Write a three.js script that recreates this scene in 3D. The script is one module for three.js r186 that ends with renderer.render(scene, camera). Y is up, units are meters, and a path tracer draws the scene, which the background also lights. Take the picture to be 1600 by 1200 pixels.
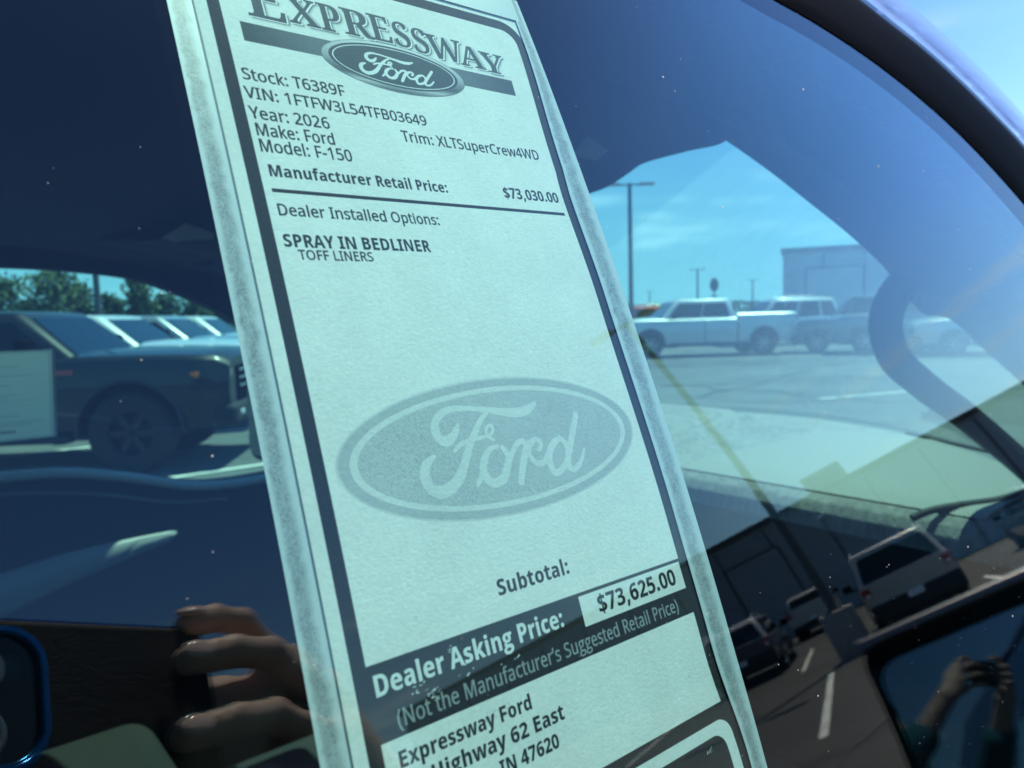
import * as THREE from 'three';
import { mergeGeometries, mergeVertices, toCreasedNormals } from 'three/addons/utils/BufferGeometryUtils.js';
import { MarchingCubes } from 'three/addons/objects/MarchingCubes.js';
import { RoundedBoxGeometry } from 'three/addons/geometries/RoundedBoxGeometry.js';
import { Brush, Evaluator, SUBTRACTION } from 'three-bvh-csg';

// ------------------------------------------------------------------ camera, sky, sun, exposure
const V = (x, y, z) => new THREE.Vector3(x, y, z);
const scene = new THREE.Scene();
const EYE = V(0, 1.6, 1.04), FWD = V(0.62723, -0.09062, -0.77354), UPC = V(0.07906, 0.99549, -0.05252);
const RGT = FWD.clone().cross(UPC).normalize();
const camera = new THREE.PerspectiveCamera(53.52, 4 / 3, 0.01, 1500);
camera.position.copy(EYE); camera.up.copy(UPC); camera.lookAt(EYE.clone().add(FWD));
camera.focus = 0.235; camera.userData.fStop = 19;

const renderer = new THREE.WebGLRenderer({ antialias: true });
renderer.toneMapping = THREE.LinearToneMapping;
renderer.toneMappingExposure = 1.8;
renderer.shadowMap.enabled = true;

const SUN = V(0.40, 0.91, 0.05).normalize();
const sun = new THREE.DirectionalLight(0xfff1dc, 5.0);
sun.position.copy(SUN).multiplyScalar(60); sun.castShadow = true;
sun.shadow.mapSize.set(4096, 4096);
Object.assign(sun.shadow.camera, { left: -45, right: 45, top: 45, bottom: -45, near: 1, far: 160 });
scene.add(sun, sun.target);

const ACROSS = Math.atan2(-RGT.z, RGT.x);
let seedState = 7;
const seed = (n) => { seedState = n >>> 0; };
const rnd = () => { seedState = (seedState + 0x6d2b79f5) >>> 0; let t = Math.imul(seedState ^ (seedState >>> 15), 1 | seedState); t = (t + Math.imul(t ^ (t >>> 7), 61 | t)) ^ t; return ((t ^ (t >>> 14)) >>> 0) / 4294967296; };
const ra = (a, b) => a + (b - a) * rnd();
const lerp = (a, b, t) => a + (b - a) * t, clamp = (x, a = 0, b = 1) => Math.min(b, Math.max(a, x));
const smooth = (a, b, x) => { const t = clamp((x - a) / (b - a)); return t * t * (3 - 2 * t); };
const hash2 = (i, j) => { let h = Math.imul(i, 374761393) + Math.imul(j, 668265263); h = Math.imul(h ^ (h >>> 13), 1274126177); return ((h ^ (h >>> 16)) >>> 0) / 4294967296; };
const vnoise = (x, y) => { const i = Math.floor(x), j = Math.floor(y), u = x - i, v = y - j, a = u * u * (3 - 2 * u), b = v * v * (3 - 2 * v); return lerp(lerp(hash2(i, j), hash2(i + 1, j), a), lerp(hash2(i, j + 1), hash2(i + 1, j + 1), a), b); };
const fbm = (x, y, o = 4) => { let s = 0, a = 0.5, n = 0; for (let k = 0; k < o; k++) { s += a * vnoise(x, y); n += a; a *= 0.5; x = x * 2.03 + 7.1; y = y * 2.03 + 3.7; } return s / n; };

{ // clear summer sky, deeper overhead, pale at the horizon, a few thin streaks low down
  const W = 1024, H = 512, d = new Float32Array(W * H * 4);
  const stops = [[0, 0.38, 0.62, 0.77], [6, 0.315, 0.57, 0.80], [14, 0.195, 0.415, 0.78], [22, 0.135, 0.315, 0.74], [28, 0.105, 0.265, 0.65], [45, 0.088, 0.20, 0.52], [62, 0.072, 0.15, 0.42], [90, 0.065, 0.135, 0.37]];
  for (let j = 0; j < H; j++) for (let i = 0; i < W; i++) {
    const el = ((j + 0.5) / H - 0.5) * 180, az = ((i + 0.5) / W - 0.5) * 2 * Math.PI, e = Math.max(0, el);
    let k = 0; while (k < stops.length - 2 && stops[k + 1][0] < e) k++;
    const A = stops[k], B = stops[k + 1], t = clamp((e - A[0]) / (B[0] - A[0]));
    let c = [1, 2, 3].map((q) => lerp(A[q], B[q], t));
    const da = Math.abs(((az - 0.20 + 3 * Math.PI) % (2 * Math.PI)) - Math.PI) * 180 / Math.PI, f = 0.69 * (1 + 1.0 * (1 - smooth(12, 50, da)) * (1 - smooth(38, 62, el)) * smooth(-6, 12, el));
    c = c.map((x) => x * f);
    const dir = V(Math.cos(el * Math.PI / 180) * Math.cos(az), Math.sin(el * Math.PI / 180), Math.cos(el * Math.PI / 180) * Math.sin(az));
    const g = Math.pow(Math.max(0, dir.dot(SUN)), 40) * 0.1;
    c = c.map((x, q) => x + g * [1, 0.97, 0.9][q]);
    const n = vnoise(Math.cos(az) * 9 + 31, Math.sin(az) * 9 + el * 1.6) * 0.6 + vnoise(Math.cos(az) * 25, Math.sin(az) * 25 + el * 3.5) * 0.4;
    const cl = smooth(0.6, 0.85, n) * smooth(1, 4, el) * (1 - smooth(9, 22, el)) * 0.45;
    c = c.map((x, q) => lerp(x, [0.62, 0.72, 0.8][q], cl));
    if (el < 0) c = [0.16, 0.17, 0.18];
    d.set([...c, 1], (j * W + i) * 4);
  }
  const sky = new THREE.DataTexture(d, W, H, THREE.RGBAFormat, THREE.FloatType);
  sky.mapping = THREE.EquirectangularReflectionMapping; sky.magFilter = THREE.LinearFilter; sky.needsUpdate = true;
  scene.background = sky; scene.environment = sky;
}

// ------------------------------------------------------------------ naming and mesh helpers
const taken = {};
const numbered = (n) => { const k = taken[n] = (taken[n] ?? -1) + 1; return k ? n + '_' + String(k).padStart(3, '0') : n; };
function tag(o, label, category, group, kind) { if (label) o.userData.label = label; if (category) o.userData.category = category; if (group) o.userData.group = group; if (kind) o.userData.kind = kind; return o; }
function thing(name, label, category, [x, y, z] = [0, 0, 0], turn = 0, group) {
  const o = new THREE.Group(); o.name = numbered(name); o.position.set(x, y, z); o.rotation.y = turn; scene.add(o); return tag(o, label, category, group);
}
function part(name, geo, mat, parent, label, kind) {
  const m = new THREE.Mesh(Array.isArray(geo) ? merge(geo) : geo, mat); m.name = name; m.castShadow = m.receiveShadow = true; parent.add(m);
  if (label) m.userData.label = label; if (kind) m.userData.kind = kind; return m;
}
function merge(list) {
  return mergeGeometries(list.map((g) => { let q = g.index ? g.toNonIndexed() : g.clone(); for (const k of Object.keys(q.attributes)) if (!['position', 'normal', 'uv'].includes(k)) q.deleteAttribute(k); if (!q.attributes.uv) q.setAttribute('uv', new THREE.BufferAttribute(new Float32Array(q.attributes.position.count * 2), 2)); return q; }));
}
const box = (w, h, d, x = 0, y = 0, z = 0) => new THREE.BoxGeometry(w, h, d).translate(x, y, z);
const rbox = (w, h, d, r, x = 0, y = 0, z = 0) => new RoundedBoxGeometry(w, h, d, 3, Math.min(r, w * 0.49, h * 0.49, d * 0.49)).translate(x, y, z);
const cyl = (r0, r1, h, x = 0, y = 0, z = 0, n = 20) => new THREE.CylinderGeometry(r0, r1, h, n).translate(x, y, z);
const curve = (pts) => new THREE.CatmullRomCurve3(pts.map((p) => p.isVector3 ? p : V(...p)));
const tube = (pts, r, n = 24, m = 10) => new THREE.TubeGeometry(curve(pts), n, r, m, false);
function bar(a, b, w, h) { // rectangular bar between two points
  const A = V(...a), B = V(...b), L = A.distanceTo(B), g = new THREE.BoxGeometry(w, h, L), m = new THREE.Matrix4().lookAt(B, A, Math.abs(B.y - A.y) > 0.95 * L ? V(1, 0, 0) : V(0, 1, 0));
  return g.applyMatrix4(m).translate((A.x + B.x) / 2, (A.y + B.y) / 2, (A.z + B.z) / 2);
}
function grid(nu, nv, f, uvf) { // f(u, v) -> Vector3
  const p = [], uv = [], ix = [];
  for (let j = 0; j <= nv; j++) for (let i = 0; i <= nu; i++) { const q = f(i / nu, j / nv); p.push(q.x, q.y, q.z); const t = uvf ? uvf(i / nu, j / nv, q) : [i / nu, j / nv]; uv.push(...t); }
  for (let j = 0; j < nv; j++) for (let i = 0; i < nu; i++) { const a = j * (nu + 1) + i, b = a + 1, c = a + nu + 1, d = c + 1; ix.push(a, b, d, a, d, c); }
  const g = new THREE.BufferGeometry(); g.setAttribute('position', new THREE.Float32BufferAttribute(p, 3)); g.setAttribute('uv', new THREE.Float32BufferAttribute(uv, 2)); g.setIndex(ix); g.computeVertexNormals(); return g;
}
function loft(rings, { caps = true, crease = 0.6 } = {}) { // rings: arrays of Vector3 of equal length, each closed
  const p = [], m = rings[0].length;
  const tri = (a, b, c) => { for (const q of [a, b, c]) p.push(q.x, q.y, q.z); };
  for (let k = 0; k < rings.length - 1; k++) for (let i = 0; i < m; i++) { const j = (i + 1) % m, A = rings[k][i], B = rings[k][j], C = rings[k + 1][i], D = rings[k + 1][j]; tri(A, B, D); tri(A, D, C); }
  if (caps) for (const [r, s] of [[rings[0], 1], [rings[rings.length - 1], -1]]) {
    const c = r.reduce((a, b) => a.add(b), V(0, 0, 0)).multiplyScalar(1 / m);
    for (let i = 0; i < m; i++) { const A = r[i], B = r[(i + 1) % m]; s > 0 ? tri(c, B, A) : tri(c, A, B); }
  }
  let g = new THREE.BufferGeometry(); g.setAttribute('position', new THREE.Float32BufferAttribute(p, 3));
  g = fixOut(g);
  g.setAttribute('uv', new THREE.Float32BufferAttribute(new Float32Array(p.length / 3 * 2), 2));
  return toCreasedNormals(g, crease);
}
function fixOut(g) { // make the winding face outwards (signed volume)
  const a = g.attributes.position.array; let v = 0;
  for (let i = 0; i < a.length; i += 9) v += a[i] * (a[i + 4] * a[i + 8] - a[i + 5] * a[i + 7]) - a[i + 1] * (a[i + 3] * a[i + 8] - a[i + 5] * a[i + 6]) + a[i + 2] * (a[i + 3] * a[i + 7] - a[i + 4] * a[i + 6]);
  if (v < 0) for (let i = 0; i < a.length; i += 9) for (let k = 0; k < 3; k++) { const t = a[i + 3 + k]; a[i + 3 + k] = a[i + 6 + k]; a[i + 6 + k] = t; }
  return g;
}
const extrude = (shape, depth, bevel = 0, seg = 8) => new THREE.ExtrudeGeometry(shape, { depth: depth - 2 * bevel, bevelEnabled: bevel > 0, bevelThickness: bevel, bevelSize: bevel, bevelOffset: -bevel, bevelSegments: 3, curveSegments: seg }).translate(0, 0, bevel);
const shapeOf = (pts) => new THREE.Shape(pts.map(([x, y]) => new THREE.Vector2(x, y)));
function dataTex(w, h, f, srgb = false, repeat) {
  const d = new Uint8Array(w * h * 4);
  for (let j = 0; j < h; j++) for (let i = 0; i < w; i++) { const c = f(i / w, j / h, i, j); d.set([...(Array.isArray(c) ? c : [c, c, c]).map((x) => clamp(x) * 255), 255], (j * w + i) * 4); }
  const t = new THREE.DataTexture(d, w, h, THREE.RGBAFormat); t.magFilter = THREE.LinearFilter; t.minFilter = THREE.LinearMipmapLinearFilter; t.generateMipmaps = true;
  t.wrapS = t.wrapT = THREE.RepeatWrapping; if (repeat) t.repeat.set(...repeat); if (srgb) t.colorSpace = THREE.SRGBColorSpace; t.needsUpdate = true; return t;
}

// ------------------------------------------------------------------ materials
const rgb = (r, g, b) => new THREE.Color().setRGB(r, g, b);
const mat = (c, o = {}) => new THREE.MeshPhysicalMaterial({ color: rgb(...c), roughness: 0.6, side: THREE.DoubleSide, ...o });
const paint = (c, metal = 0.25) => mat(c, { roughness: 0.35, metalness: metal, clearcoat: 1, clearcoatRoughness: 0.04 });
const pane = (c, ior) => new THREE.MeshPhysicalMaterial({ color: rgb(...c), roughness: 0, metalness: 0, transmission: 1, thickness: 0, ior, side: THREE.DoubleSide });
const M = {
  sideGlass: pane([0.845, 0.978, 0.955], 1.52), farGlass: pane([0.54, 0.95, 0.9], 1.5), screen: pane([0.58, 0.96, 0.92], 1.5),
  hostPaint: paint([0.30, 0.33, 0.44], 0.55), glossBlack: mat([0.002, 0.002, 0.002], { roughness: 0.55, specularIntensity: 0.015 }), rubber: mat([0.012, 0.012, 0.013], { roughness: 0.75 }),
  trim: mat([0.010, 0.011, 0.013], { roughness: 0.7 }), liner: mat([0.005, 0.006, 0.008], { roughness: 0.95 }), dark: mat([0.008, 0.008, 0.009], { roughness: 0.8 }),
  chrome: mat([0.75, 0.75, 0.76], { roughness: 0.12, metalness: 1 }), silver: mat([0.5, 0.5, 0.51], { roughness: 0.35, metalness: 0.8 }),
  tint: mat([0.004, 0.006, 0.008], { roughness: 0.04, ior: 1.35 }), tyre: mat([0.009, 0.009, 0.009], { roughness: 0.85 }), rim: mat([0.35, 0.35, 0.36], { roughness: 0.3, metalness: 0.9 }), rimBlack: mat([0.004, 0.004, 0.005], { roughness: 0.35, metalness: 0.2 }),
  lamp: mat([0.75, 0.77, 0.8], { roughness: 0.08, metalness: 0.5 }), amber: mat([0.7, 0.16, 0.02], { roughness: 0.15 }), redLens: mat([0.32, 0.012, 0.015], { roughness: 0.1, clearcoat: 1 }), plate: mat([0.7, 0.71, 0.73], { roughness: 0.4 }),
  steelPole: mat([0.09, 0.09, 0.095], { roughness: 0.5, metalness: 0.4 }), concrete: mat([0.3, 0.29, 0.27], { roughness: 0.95 }),
  skin: mat([0.66, 0.46, 0.38], { roughness: 0.5, ior: 1.42 }), nail: mat([0.80, 0.60, 0.54], { roughness: 0.14 }),
};

// ------------------------------------------------------------------ setting: the lot
const asphaltTex = dataTex(1024, 1024, (u, v, i, j) => { const n = fbm(u * 8, v * 8, 5), m = fbm(u * 3 + 5, v * 3 + 9, 3), g = hash2(i, j), st = smooth(0.62, 0.75, fbm(u * 14 + 3, v * 14 + 1, 3)); const t = 0.46 + 0.12 * (n - 0.5) + 0.16 * (m - 0.5) + 0.12 * (g - 0.5) - 0.06 * st; return [t, t * 0.995, t * 0.985]; }, true);
asphaltTex.repeat.set(0.09, 0.09);
const asphaltRelief = dataTex(256, 256, (u, v, i, j) => hash2(i, j)); asphaltRelief.repeat.set(1.3, 1.3);
const lotMat = mat([0.54, 0.575, 0.59], { map: asphaltTex, bumpMap: asphaltRelief, bumpScale: 0.004, roughness: 0.9 });
const lot = tag(new THREE.Mesh(grid(1, 1, (u, v) => V(lerp(-400, 400, u), 0, lerp(400, -400, v)), (u, v, q) => [q.x, q.z]), lotMat), null, null, null, 'structure');
lot.name = 'parking_lot'; lot.receiveShadow = true; scene.add(lot);
const lineMat = mat([0.62, 0.62, 0.58], { roughness: 0.85, map: dataTex(128, 128, (u, v) => 0.72 + 0.28 * smooth(0.3, 0.55, fbm(u * 12, v * 12))) });
lineMat.map.repeat.set(1, 1);
function lineOn(ax, az, bx, bz, w = 0.11) {
  const L = Math.hypot(bx - ax, bz - az), nx = -(bz - az) / L * w / 2, nz = (bx - ax) / L * w / 2;
  part('parking_line', grid(1, 8, (u, v) => V(lerp(ax, bx, v) + nx * (2 * u - 1), 0.009, lerp(az, bz, v) + nz * (2 * u - 1)), (u, v) => [u * 0.2, v * L * 0.4]), lineMat, lot);
}
lineOn(12.75, 10.1, 7.2, 6.5); lineOn(14.9, 12.35, 20.5, 16); lineOn(20.4, 10.3, 15.0, 7.1); lineOn(17.4, 5.2, 23, 8.7); lineOn(10.3, 13.6, 15.6, 17.1);
for (const z of [-2.0, -4.9, -7.3, -10.3, -13.3, -16.3]) { const o = -(z + 2) * 0.32; lineOn(3.2 + o, z, -2.6 + o, z); }
lineOn(12.3, -5.75, 15.0, -4.9); lineOn(22.5, -3.0, 27.5, -8.5); lineOn(25.4, -1.6, 30.2, -6.6);
{ // sealed cracks, and a strip coloured darker than the lot
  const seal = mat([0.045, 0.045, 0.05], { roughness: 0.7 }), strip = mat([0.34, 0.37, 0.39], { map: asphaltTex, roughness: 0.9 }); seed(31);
  part('darker_strip', grid(12, 3, (u, v) => { const a = [lerp(18.3, 20.9, u), lerp(-15.7, -11.4, u)], b = [lerp(16.4, 19.3, u), lerp(-13.4, -10.6, u)], e = (vnoise(u * 9, v * 7) - 0.5) * 0.18; return V(lerp(a[0], b[0], v) + e, 0.006, lerp(a[1], b[1], v) + e); }, (u, v, q) => [q.x, q.z]), strip, lot);
  for (const [x0, z0, x1, z1] of [[15.5, -10.5, 16.9, -6.5], [13.1, -9.6, 12.6, -5.1], [18, -9, 11, -7.6], [22, -12, 24, -4], [9, -8.6, 14.5, -3.2], [19.5, -5.2, 12.5, -9.4], [5, -8, -3, -12.5], [6.5, -11, 8, -17], [4.2, 5.2, 12, 6.6], [11, 3.4, 15, 12.4]]) {
    const n = 26, ph = ra(0, 50), L = Math.hypot(x1 - x0, z1 - z0), nx = -(z1 - z0) / L, nz = (x1 - x0) / L;
    part('crack_seal', grid(1, n, (u, v) => { const o = (fbm(v * 4 + ph, ph, 4) - 0.5) * 1.1 + (u - 0.5) * (0.035 + 0.05 * vnoise(v * 20 + ph, 1)); return V(lerp(x0, x1, v) + nx * o, 0.013, lerp(z0, z1, v) + nz * o); }), seal, lot);
  }
}
{ // darker, newer surface on the side behind the photographer
  const d = tag(new THREE.Mesh(grid(1, 1, (u, v) => V(lerp(-120, 160, u), 0.004, lerp(160, 1.9, v)), (u, v, q) => [q.x, q.z]), mat([0.30, 0.285, 0.28], { map: asphaltTex, bumpMap: asphaltRelief, bumpScale: 0.004, roughness: 0.95 })), null, null, null, 'structure');
  d.name = 'asphalt_drive'; d.receiveShadow = true; scene.add(d);
}
{ // grass beyond the left row
  const g = tag(new THREE.Mesh(grid(60, 30, (u, v) => { const x = lerp(-160, 190, u), z = lerp(-62, -150, v); return V(x, 0.02 + 0.5 * fbm(x * 0.05, z * 0.05) * smooth(0, 0.2, v), z); }), mat([0.05, 0.085, 0.025], { roughness: 1, map: dataTex(128, 128, (u, v, i, j) => 0.6 + 0.4 * hash2(i, j) * fbm(u * 6, v * 6) * 1.6) })), null, null, null, 'structure');
  g.name = 'grass_verge'; scene.add(g);
}

// ------------------------------------------------------------------ the truck the picture is taken through
const RG = 1.65, GY = 0.984364, GZ = -0.651447;                     // side glass: a shallow cylinder about a horizontal axis
const onGlass = (x, y, dr = 0, side = 1) => { const s = clamp((y - GY) / RG, -0.95, 0.95); return V(x, GY + (RG + dr) * s, side * (GZ + (RG + dr) * Math.sqrt(1 - s * s))); };
const truck = tag(thing('pickup_truck', null, null), 'silver blue pickup truck whose front side window fills the view, price sticker inside', 'pickup truck');

// outline curves of the window and pillar, in (x, y) on the side of the cab
const poly = (pts) => { const c = new THREE.CatmullRomCurve3(pts.map(([x, y]) => V(x, y, 0)), false, 'centripetal'); return (t) => c.getPoint(t); };
const gEdge = [[-0.72, 1.79], [-0.3, 1.795], [0.05, 1.79], [0.24, 1.776], [0.366, 1.757], [0.414, 1.750], [0.474, 1.734], [0.533, 1.707], [0.588, 1.666], [0.66, 1.592], [0.76, 1.47], [0.85, 1.35], [0.89, 1.28]];
const bEdge = [[-0.72, 1.828], [-0.3, 1.836], [0.05, 1.834], [0.3, 1.823], [0.44, 1.808], [0.503, 1.795], [0.532, 1.785], [0.566, 1.774], [0.599, 1.758], [0.631, 1.739], [0.663, 1.717], [0.745, 1.63], [0.84, 1.50], [0.93, 1.365], [0.975, 1.28]];
const sEdge = [[-0.72, 1.905], [-0.3, 1.912], [0.1, 1.905], [0.4, 1.888], [0.56, 1.861], [0.628, 1.837], [0.662, 1.821], [0.696, 1.802], [0.726, 1.78], [0.754, 1.753], [0.815, 1.695], [0.91, 1.6], [1.03, 1.47], [1.15, 1.34], [1.2, 1.285]];
const gC = poly(gEdge), bC = poly(bEdge), sC = poly(sEdge);
const topOfGlass = (x) => { let lo = 0, hi = 1; for (let k = 0; k < 40; k++) { const m = (lo + hi) / 2; gC(m).x < x ? (lo = m) : (hi = m); } return gC(lo).y; };

const doorMesh = part('front_door', (() => { // outer skin below the window
  const f = (side) => loft(Array.from({ length: 25 }, (_, k) => { const x = lerp(-0.78, 1.02, k / 24); return [[1.285, -0.005], [1.2, 0.018], [1.05, 0.03], [0.85, 0.028], [0.65, 0.012], [0.5, -0.02]].map(([y, d]) => { const q = onGlass(x, y, d); q.z = Math.min(q.z, 1.0 + d * 0.6); return q; }).concat([V(x, 0.5, 0.9), V(x, 1.285, 0.9)]); }));
  return f(1);
})(), M.hostPaint, truck);
const winMesh = part('window_glass', (() => { // both faces of a 4 mm pane
  const face = (dr) => { const g = grid(110, 48, (u, v) => { const x = lerp(-0.72, 0.885, u), y = lerp(1.275, topOfGlass(x) + (dr ? 0 : 0.032), v); return onGlass(x + (dr ? 0 : 0.02 * u), y, dr); }), p = g.attributes.position, n = g.attributes.normal; for (let i = 0; i < p.count; i++) { const a = V(0, p.getY(i) - GY, p.getZ(i) - GZ).normalize(); n.setXYZ(i, a.x, a.y, a.z); } return g; };
  return merge([face(0), face(0.004)]);
})(), M.sideGlass, doorMesh);
const ringAlong = (n, f) => Array.from({ length: n + 1 }, (_, k) => f(k / n));
part('window_frame', loft(ringAlong(70, (t) => { // glossy black band round the window
  const a = gC(t), b = bC(t), L = (u, dr) => onGlass(lerp(a.x, b.x, u), lerp(a.y, b.y, u), dr);
  return [L(-0.06, -0.018), L(0, 0.0045), L(0.05, 0.0055), L(0.2, 0.0062), L(0.5, 0.0068), L(0.8, 0.006), L(0.95, 0.004), L(1, -0.004), L(0.9, -0.02)];
}), { crease: 1.0 }), M.glossBlack, doorMesh);
part('belt_moulding', loft(ringAlong(12, (t) => { const x = lerp(-0.76, 0.95, t); return [[1.262, 0.0], [1.262, 0.02], [1.285, 0.022], [1.298, 0.012], [1.302, 0.001], [1.29, -0.004]].map(([y, d]) => onGlass(x, y, d)); })), M.glossBlack, doorMesh);
part('door_handle', [rbox(0.22, 0.035, 0.04, 0.015, -0.56, 1.16, 1.03)], M.hostPaint, doorMesh);
part('door_panel', loft(ringAlong(8, (t) => { const x = lerp(-0.75, 0.98, t); return [V(x, 1.262, 0.9), V(x, 1.25, 0.86), V(x, 1.1, 0.84), V(x, 0.9, 0.8), V(x, 0.5, 0.82), V(x, 0.5, 0.9)]; })), M.dark, doorMesh);
{ // dust on the outside of the glass
  seed(11); const p = [], ix = [];
  for (let k = 0; k < 900; k++) {
    const x = ra(0.0, 0.62), y = ra(1.4, Math.min(topOfGlass(x), 1.79)), r = ra(0.00008, 0.00021) * (rnd() < 0.08 ? ra(1.6, 3) : ra(0.5, 1.15)) * (1 + 1.1 * x), a0 = ra(0, 6.3), n = 5, s0 = p.length / 3, e = ra(0.5, 1);
    for (let i = 0; i < n; i++) { const a = a0 + i / n * 6.283, q = onGlass(x + Math.cos(a) * r * ra(0.6, 1.1), y + Math.sin(a) * r * e, 0.00425); p.push(q.x, q.y, q.z); }
    for (let i = 1; i < n - 1; i++) ix.push(s0, s0 + i, s0 + i + 1);
  }
  const g = new THREE.BufferGeometry(); g.setAttribute('position', new THREE.Float32BufferAttribute(p, 3)); g.setIndex(ix); g.computeVertexNormals();
  part('dust_specks', g, mat([0.5, 0.5, 0.48], { roughness: 1 }), doorMesh, null, 'stuff');
}
part('cab_pillar', loft(ringAlong(70, (t) => { // painted pillar running up into the roof rail
  const a = bC(t), b = sC(t), L = (u, dr) => onGlass(lerp(a.x, b.x, u), lerp(a.y, b.y, u), dr);
  return [L(-0.05, -0.03), L(0.03, -0.003), L(0.12, 0.002), L(0.3, 0.001), L(0.36, -0.0015), L(0.42, 0.001), L(0.7, 0.001), L(0.93, -0.001), L(1, -0.008), L(0.92, -0.05)];
})), M.hostPaint, truck);
part('pillar_trim', loft(ringAlong(60, (t) => { const b = sC(t), a = bC(t), d = V(b.x - a.x, b.y - a.y, 0).normalize(), L = (u, dr) => onGlass(b.x + d.x * u, b.y + d.y * u, dr); return [L(-0.004, -0.03), L(0.0, -0.012), L(0.012, -0.008), L(0.026, -0.014), L(0.03, -0.04), L(0.012, -0.06)]; })), M.glossBlack, truck);
const roofEdge = (t, side) => { const q = sC(t); return onGlass(q.x, q.y, -0.03, side); };
const headX = (z) => 0.70 - 0.16 * Math.pow(Math.abs(z) / 0.72, 2.2), headY = (z) => 1.905 - 0.075 * Math.pow(Math.abs(z) / 0.72, 2.5);
part('roof', loft(ringAlong(16, (t) => { const x0 = lerp(-1.75, 0, t); const r = []; for (let k = 0; k <= 20; k++) { const z = lerp(-0.755, 0.755, k / 20), x = t < 1 ? lerp(-1.75, headX(z), t) : headX(z); r.push(V(x, headY(z) + 0.015 * Math.sin(Math.PI * t), z)); } for (let k = 20; k >= 0; k--) { const q = r[k]; r.push(V(q.x, q.y - 0.03, q.z * 0.985)); } return r; })), M.hostPaint, truck);
const baseX = (z) => 1.80 - 0.66 * Math.pow(Math.abs(z) / 0.86, 2), WB = 1.285;
const shield = (u, v) => { const zt = lerp(-0.775, 0.775, u), zb = lerp(-0.885, 0.885, u); const a = V(headX(zt), headY(zt) - 0.01, zt), b = V(baseX(zb), WB, zb), q = a.lerp(b, v); const n = V(0.55, 0.83, 0); return q.addScaledVector(n, 0.025 * Math.sin(Math.PI * v)); };
part('windshield', grid(40, 24, shield), M.screen, truck);
part('frit_band', grid(60, 4, (u, v) => shield(u, lerp(0.925, 0.999, v)).add(V(-0.003, -0.0045, 0))), M.rubber, truck);
const headliner = part('headliner', loft(ringAlong(10, (t) => { const r = []; for (let k = 0; k <= 12; k++) { const z = lerp(-0.66, 0.66, k / 12); r.push(V(lerp(-1.7, headX(z) - 0.035, t), 1.80 - 0.045 * Math.pow(Math.abs(z) / 0.66, 3), z)); } for (let k = 12; k >= 0; k--) { const q = r[k]; r.push(V(q.x, q.y + 0.03, q.z)); } return r; })), M.liner, truck);
// inner side rails between the headliner and the door openings
for (const side of [1, -1]) part('roof_rail', loft(ringAlong(40, (t) => { const q = gC(t * 0.62), a = bC(t * 0.62); const g = onGlass(q.x, q.y + 0.002, -0.022, side), o = onGlass(a.x, a.y, -0.03, side), c = onGlass(sC(t * 0.62).x, sC(t * 0.62).y, -0.05, side); return [g, V(g.x, g.y - 0.012, g.z - side * 0.05), V(g.x, 1.76, side * 0.64), V(g.x, 1.80, side * 0.62), c, o]; })), M.liner, truck);
// near pillar lining: from the roof corner forward and down to the dashboard
const inner = [[0.46, 1.742, 0.68], [0.511, 1.729, 0.68], [0.569, 1.712, 0.68], [0.631, 1.691, 0.68], [0.698, 1.666, 0.682], [0.764, 1.636, 0.685], [0.834, 1.590, 0.692], [0.873, 1.585, 0.696], [0.90, 1.579, 0.698], [0.96, 1.551, 0.702], [1.056, 1.508, 0.708], [1.195, 1.441, 0.715], [1.34, 1.36, 0.72], [1.40, 1.30, 0.722]];
for (const side of [1, -1]) {
  const iC = new THREE.CatmullRomCurve3(inner.map((q) => V(...q)), false, 'centripetal');
  part('pillar_lining', loft(ringAlong(50, (t) => {
    const a = iC.getPoint(t), q = gC(lerp(0.34, 1, t)), g = onGlass(q.x + 0.012, q.y + 0.01, -0.008), g2 = onGlass(q.x + 0.045, q.y + 0.03, -0.02), w = V(a.x + 0.02, a.y + 0.025, a.z + 0.02), mid = a.clone().lerp(g, 0.5).add(V(-0.006, -0.006, -0.008));
    return [a, mid, g, g2, w].map((p) => V(p.x, p.y, p.z * side));
  })), M.trim, truck);
}
part('grab_handle', [tube([[0.835, 1.645, 0.715], [0.80, 1.63, 0.70], [0.774, 1.608, 0.69], [0.764, 1.581, 0.687], [0.783, 1.548, 0.687], [0.842, 1.515, 0.69], [0.931, 1.476, 0.695], [1.03, 1.428, 0.702], [1.171, 1.355, 0.71], [1.24, 1.31, 0.712]], 0.0158, 60, 14)], M.trim, truck);
const headEdge = new THREE.CatmullRomCurve3([[0.44, 1.742, 0.72], [0.511, 1.729, 0.68], [0.525, 1.731, 0.63], [0.532, 1.731, 0.58], [0.556, 1.731, 0.54], [0.569, 1.725, 0.5], [0.577, 1.723, 0.46], [0.599, 1.724, 0.38], [0.64, 1.74, 0.25], [0.66, 1.75, 0]].map((q) => V(...q)), false, 'centripetal');
for (const side of [1, -1]) part('header_trim', loft(ringAlong(60, (t) => { const q = headEdge.getPoint(t), x = q.x, y = q.y, z = q.z * side; return [V(x, y, z), V(x + 0.03, y + 0.035, z), V(x + 0.06, 1.83, z), V(x - 0.16, 1.82, z), V(x - 0.2, y + 0.03, z), V(x - 0.02, y - 0.0005, z)]; })), M.liner, truck);
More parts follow.
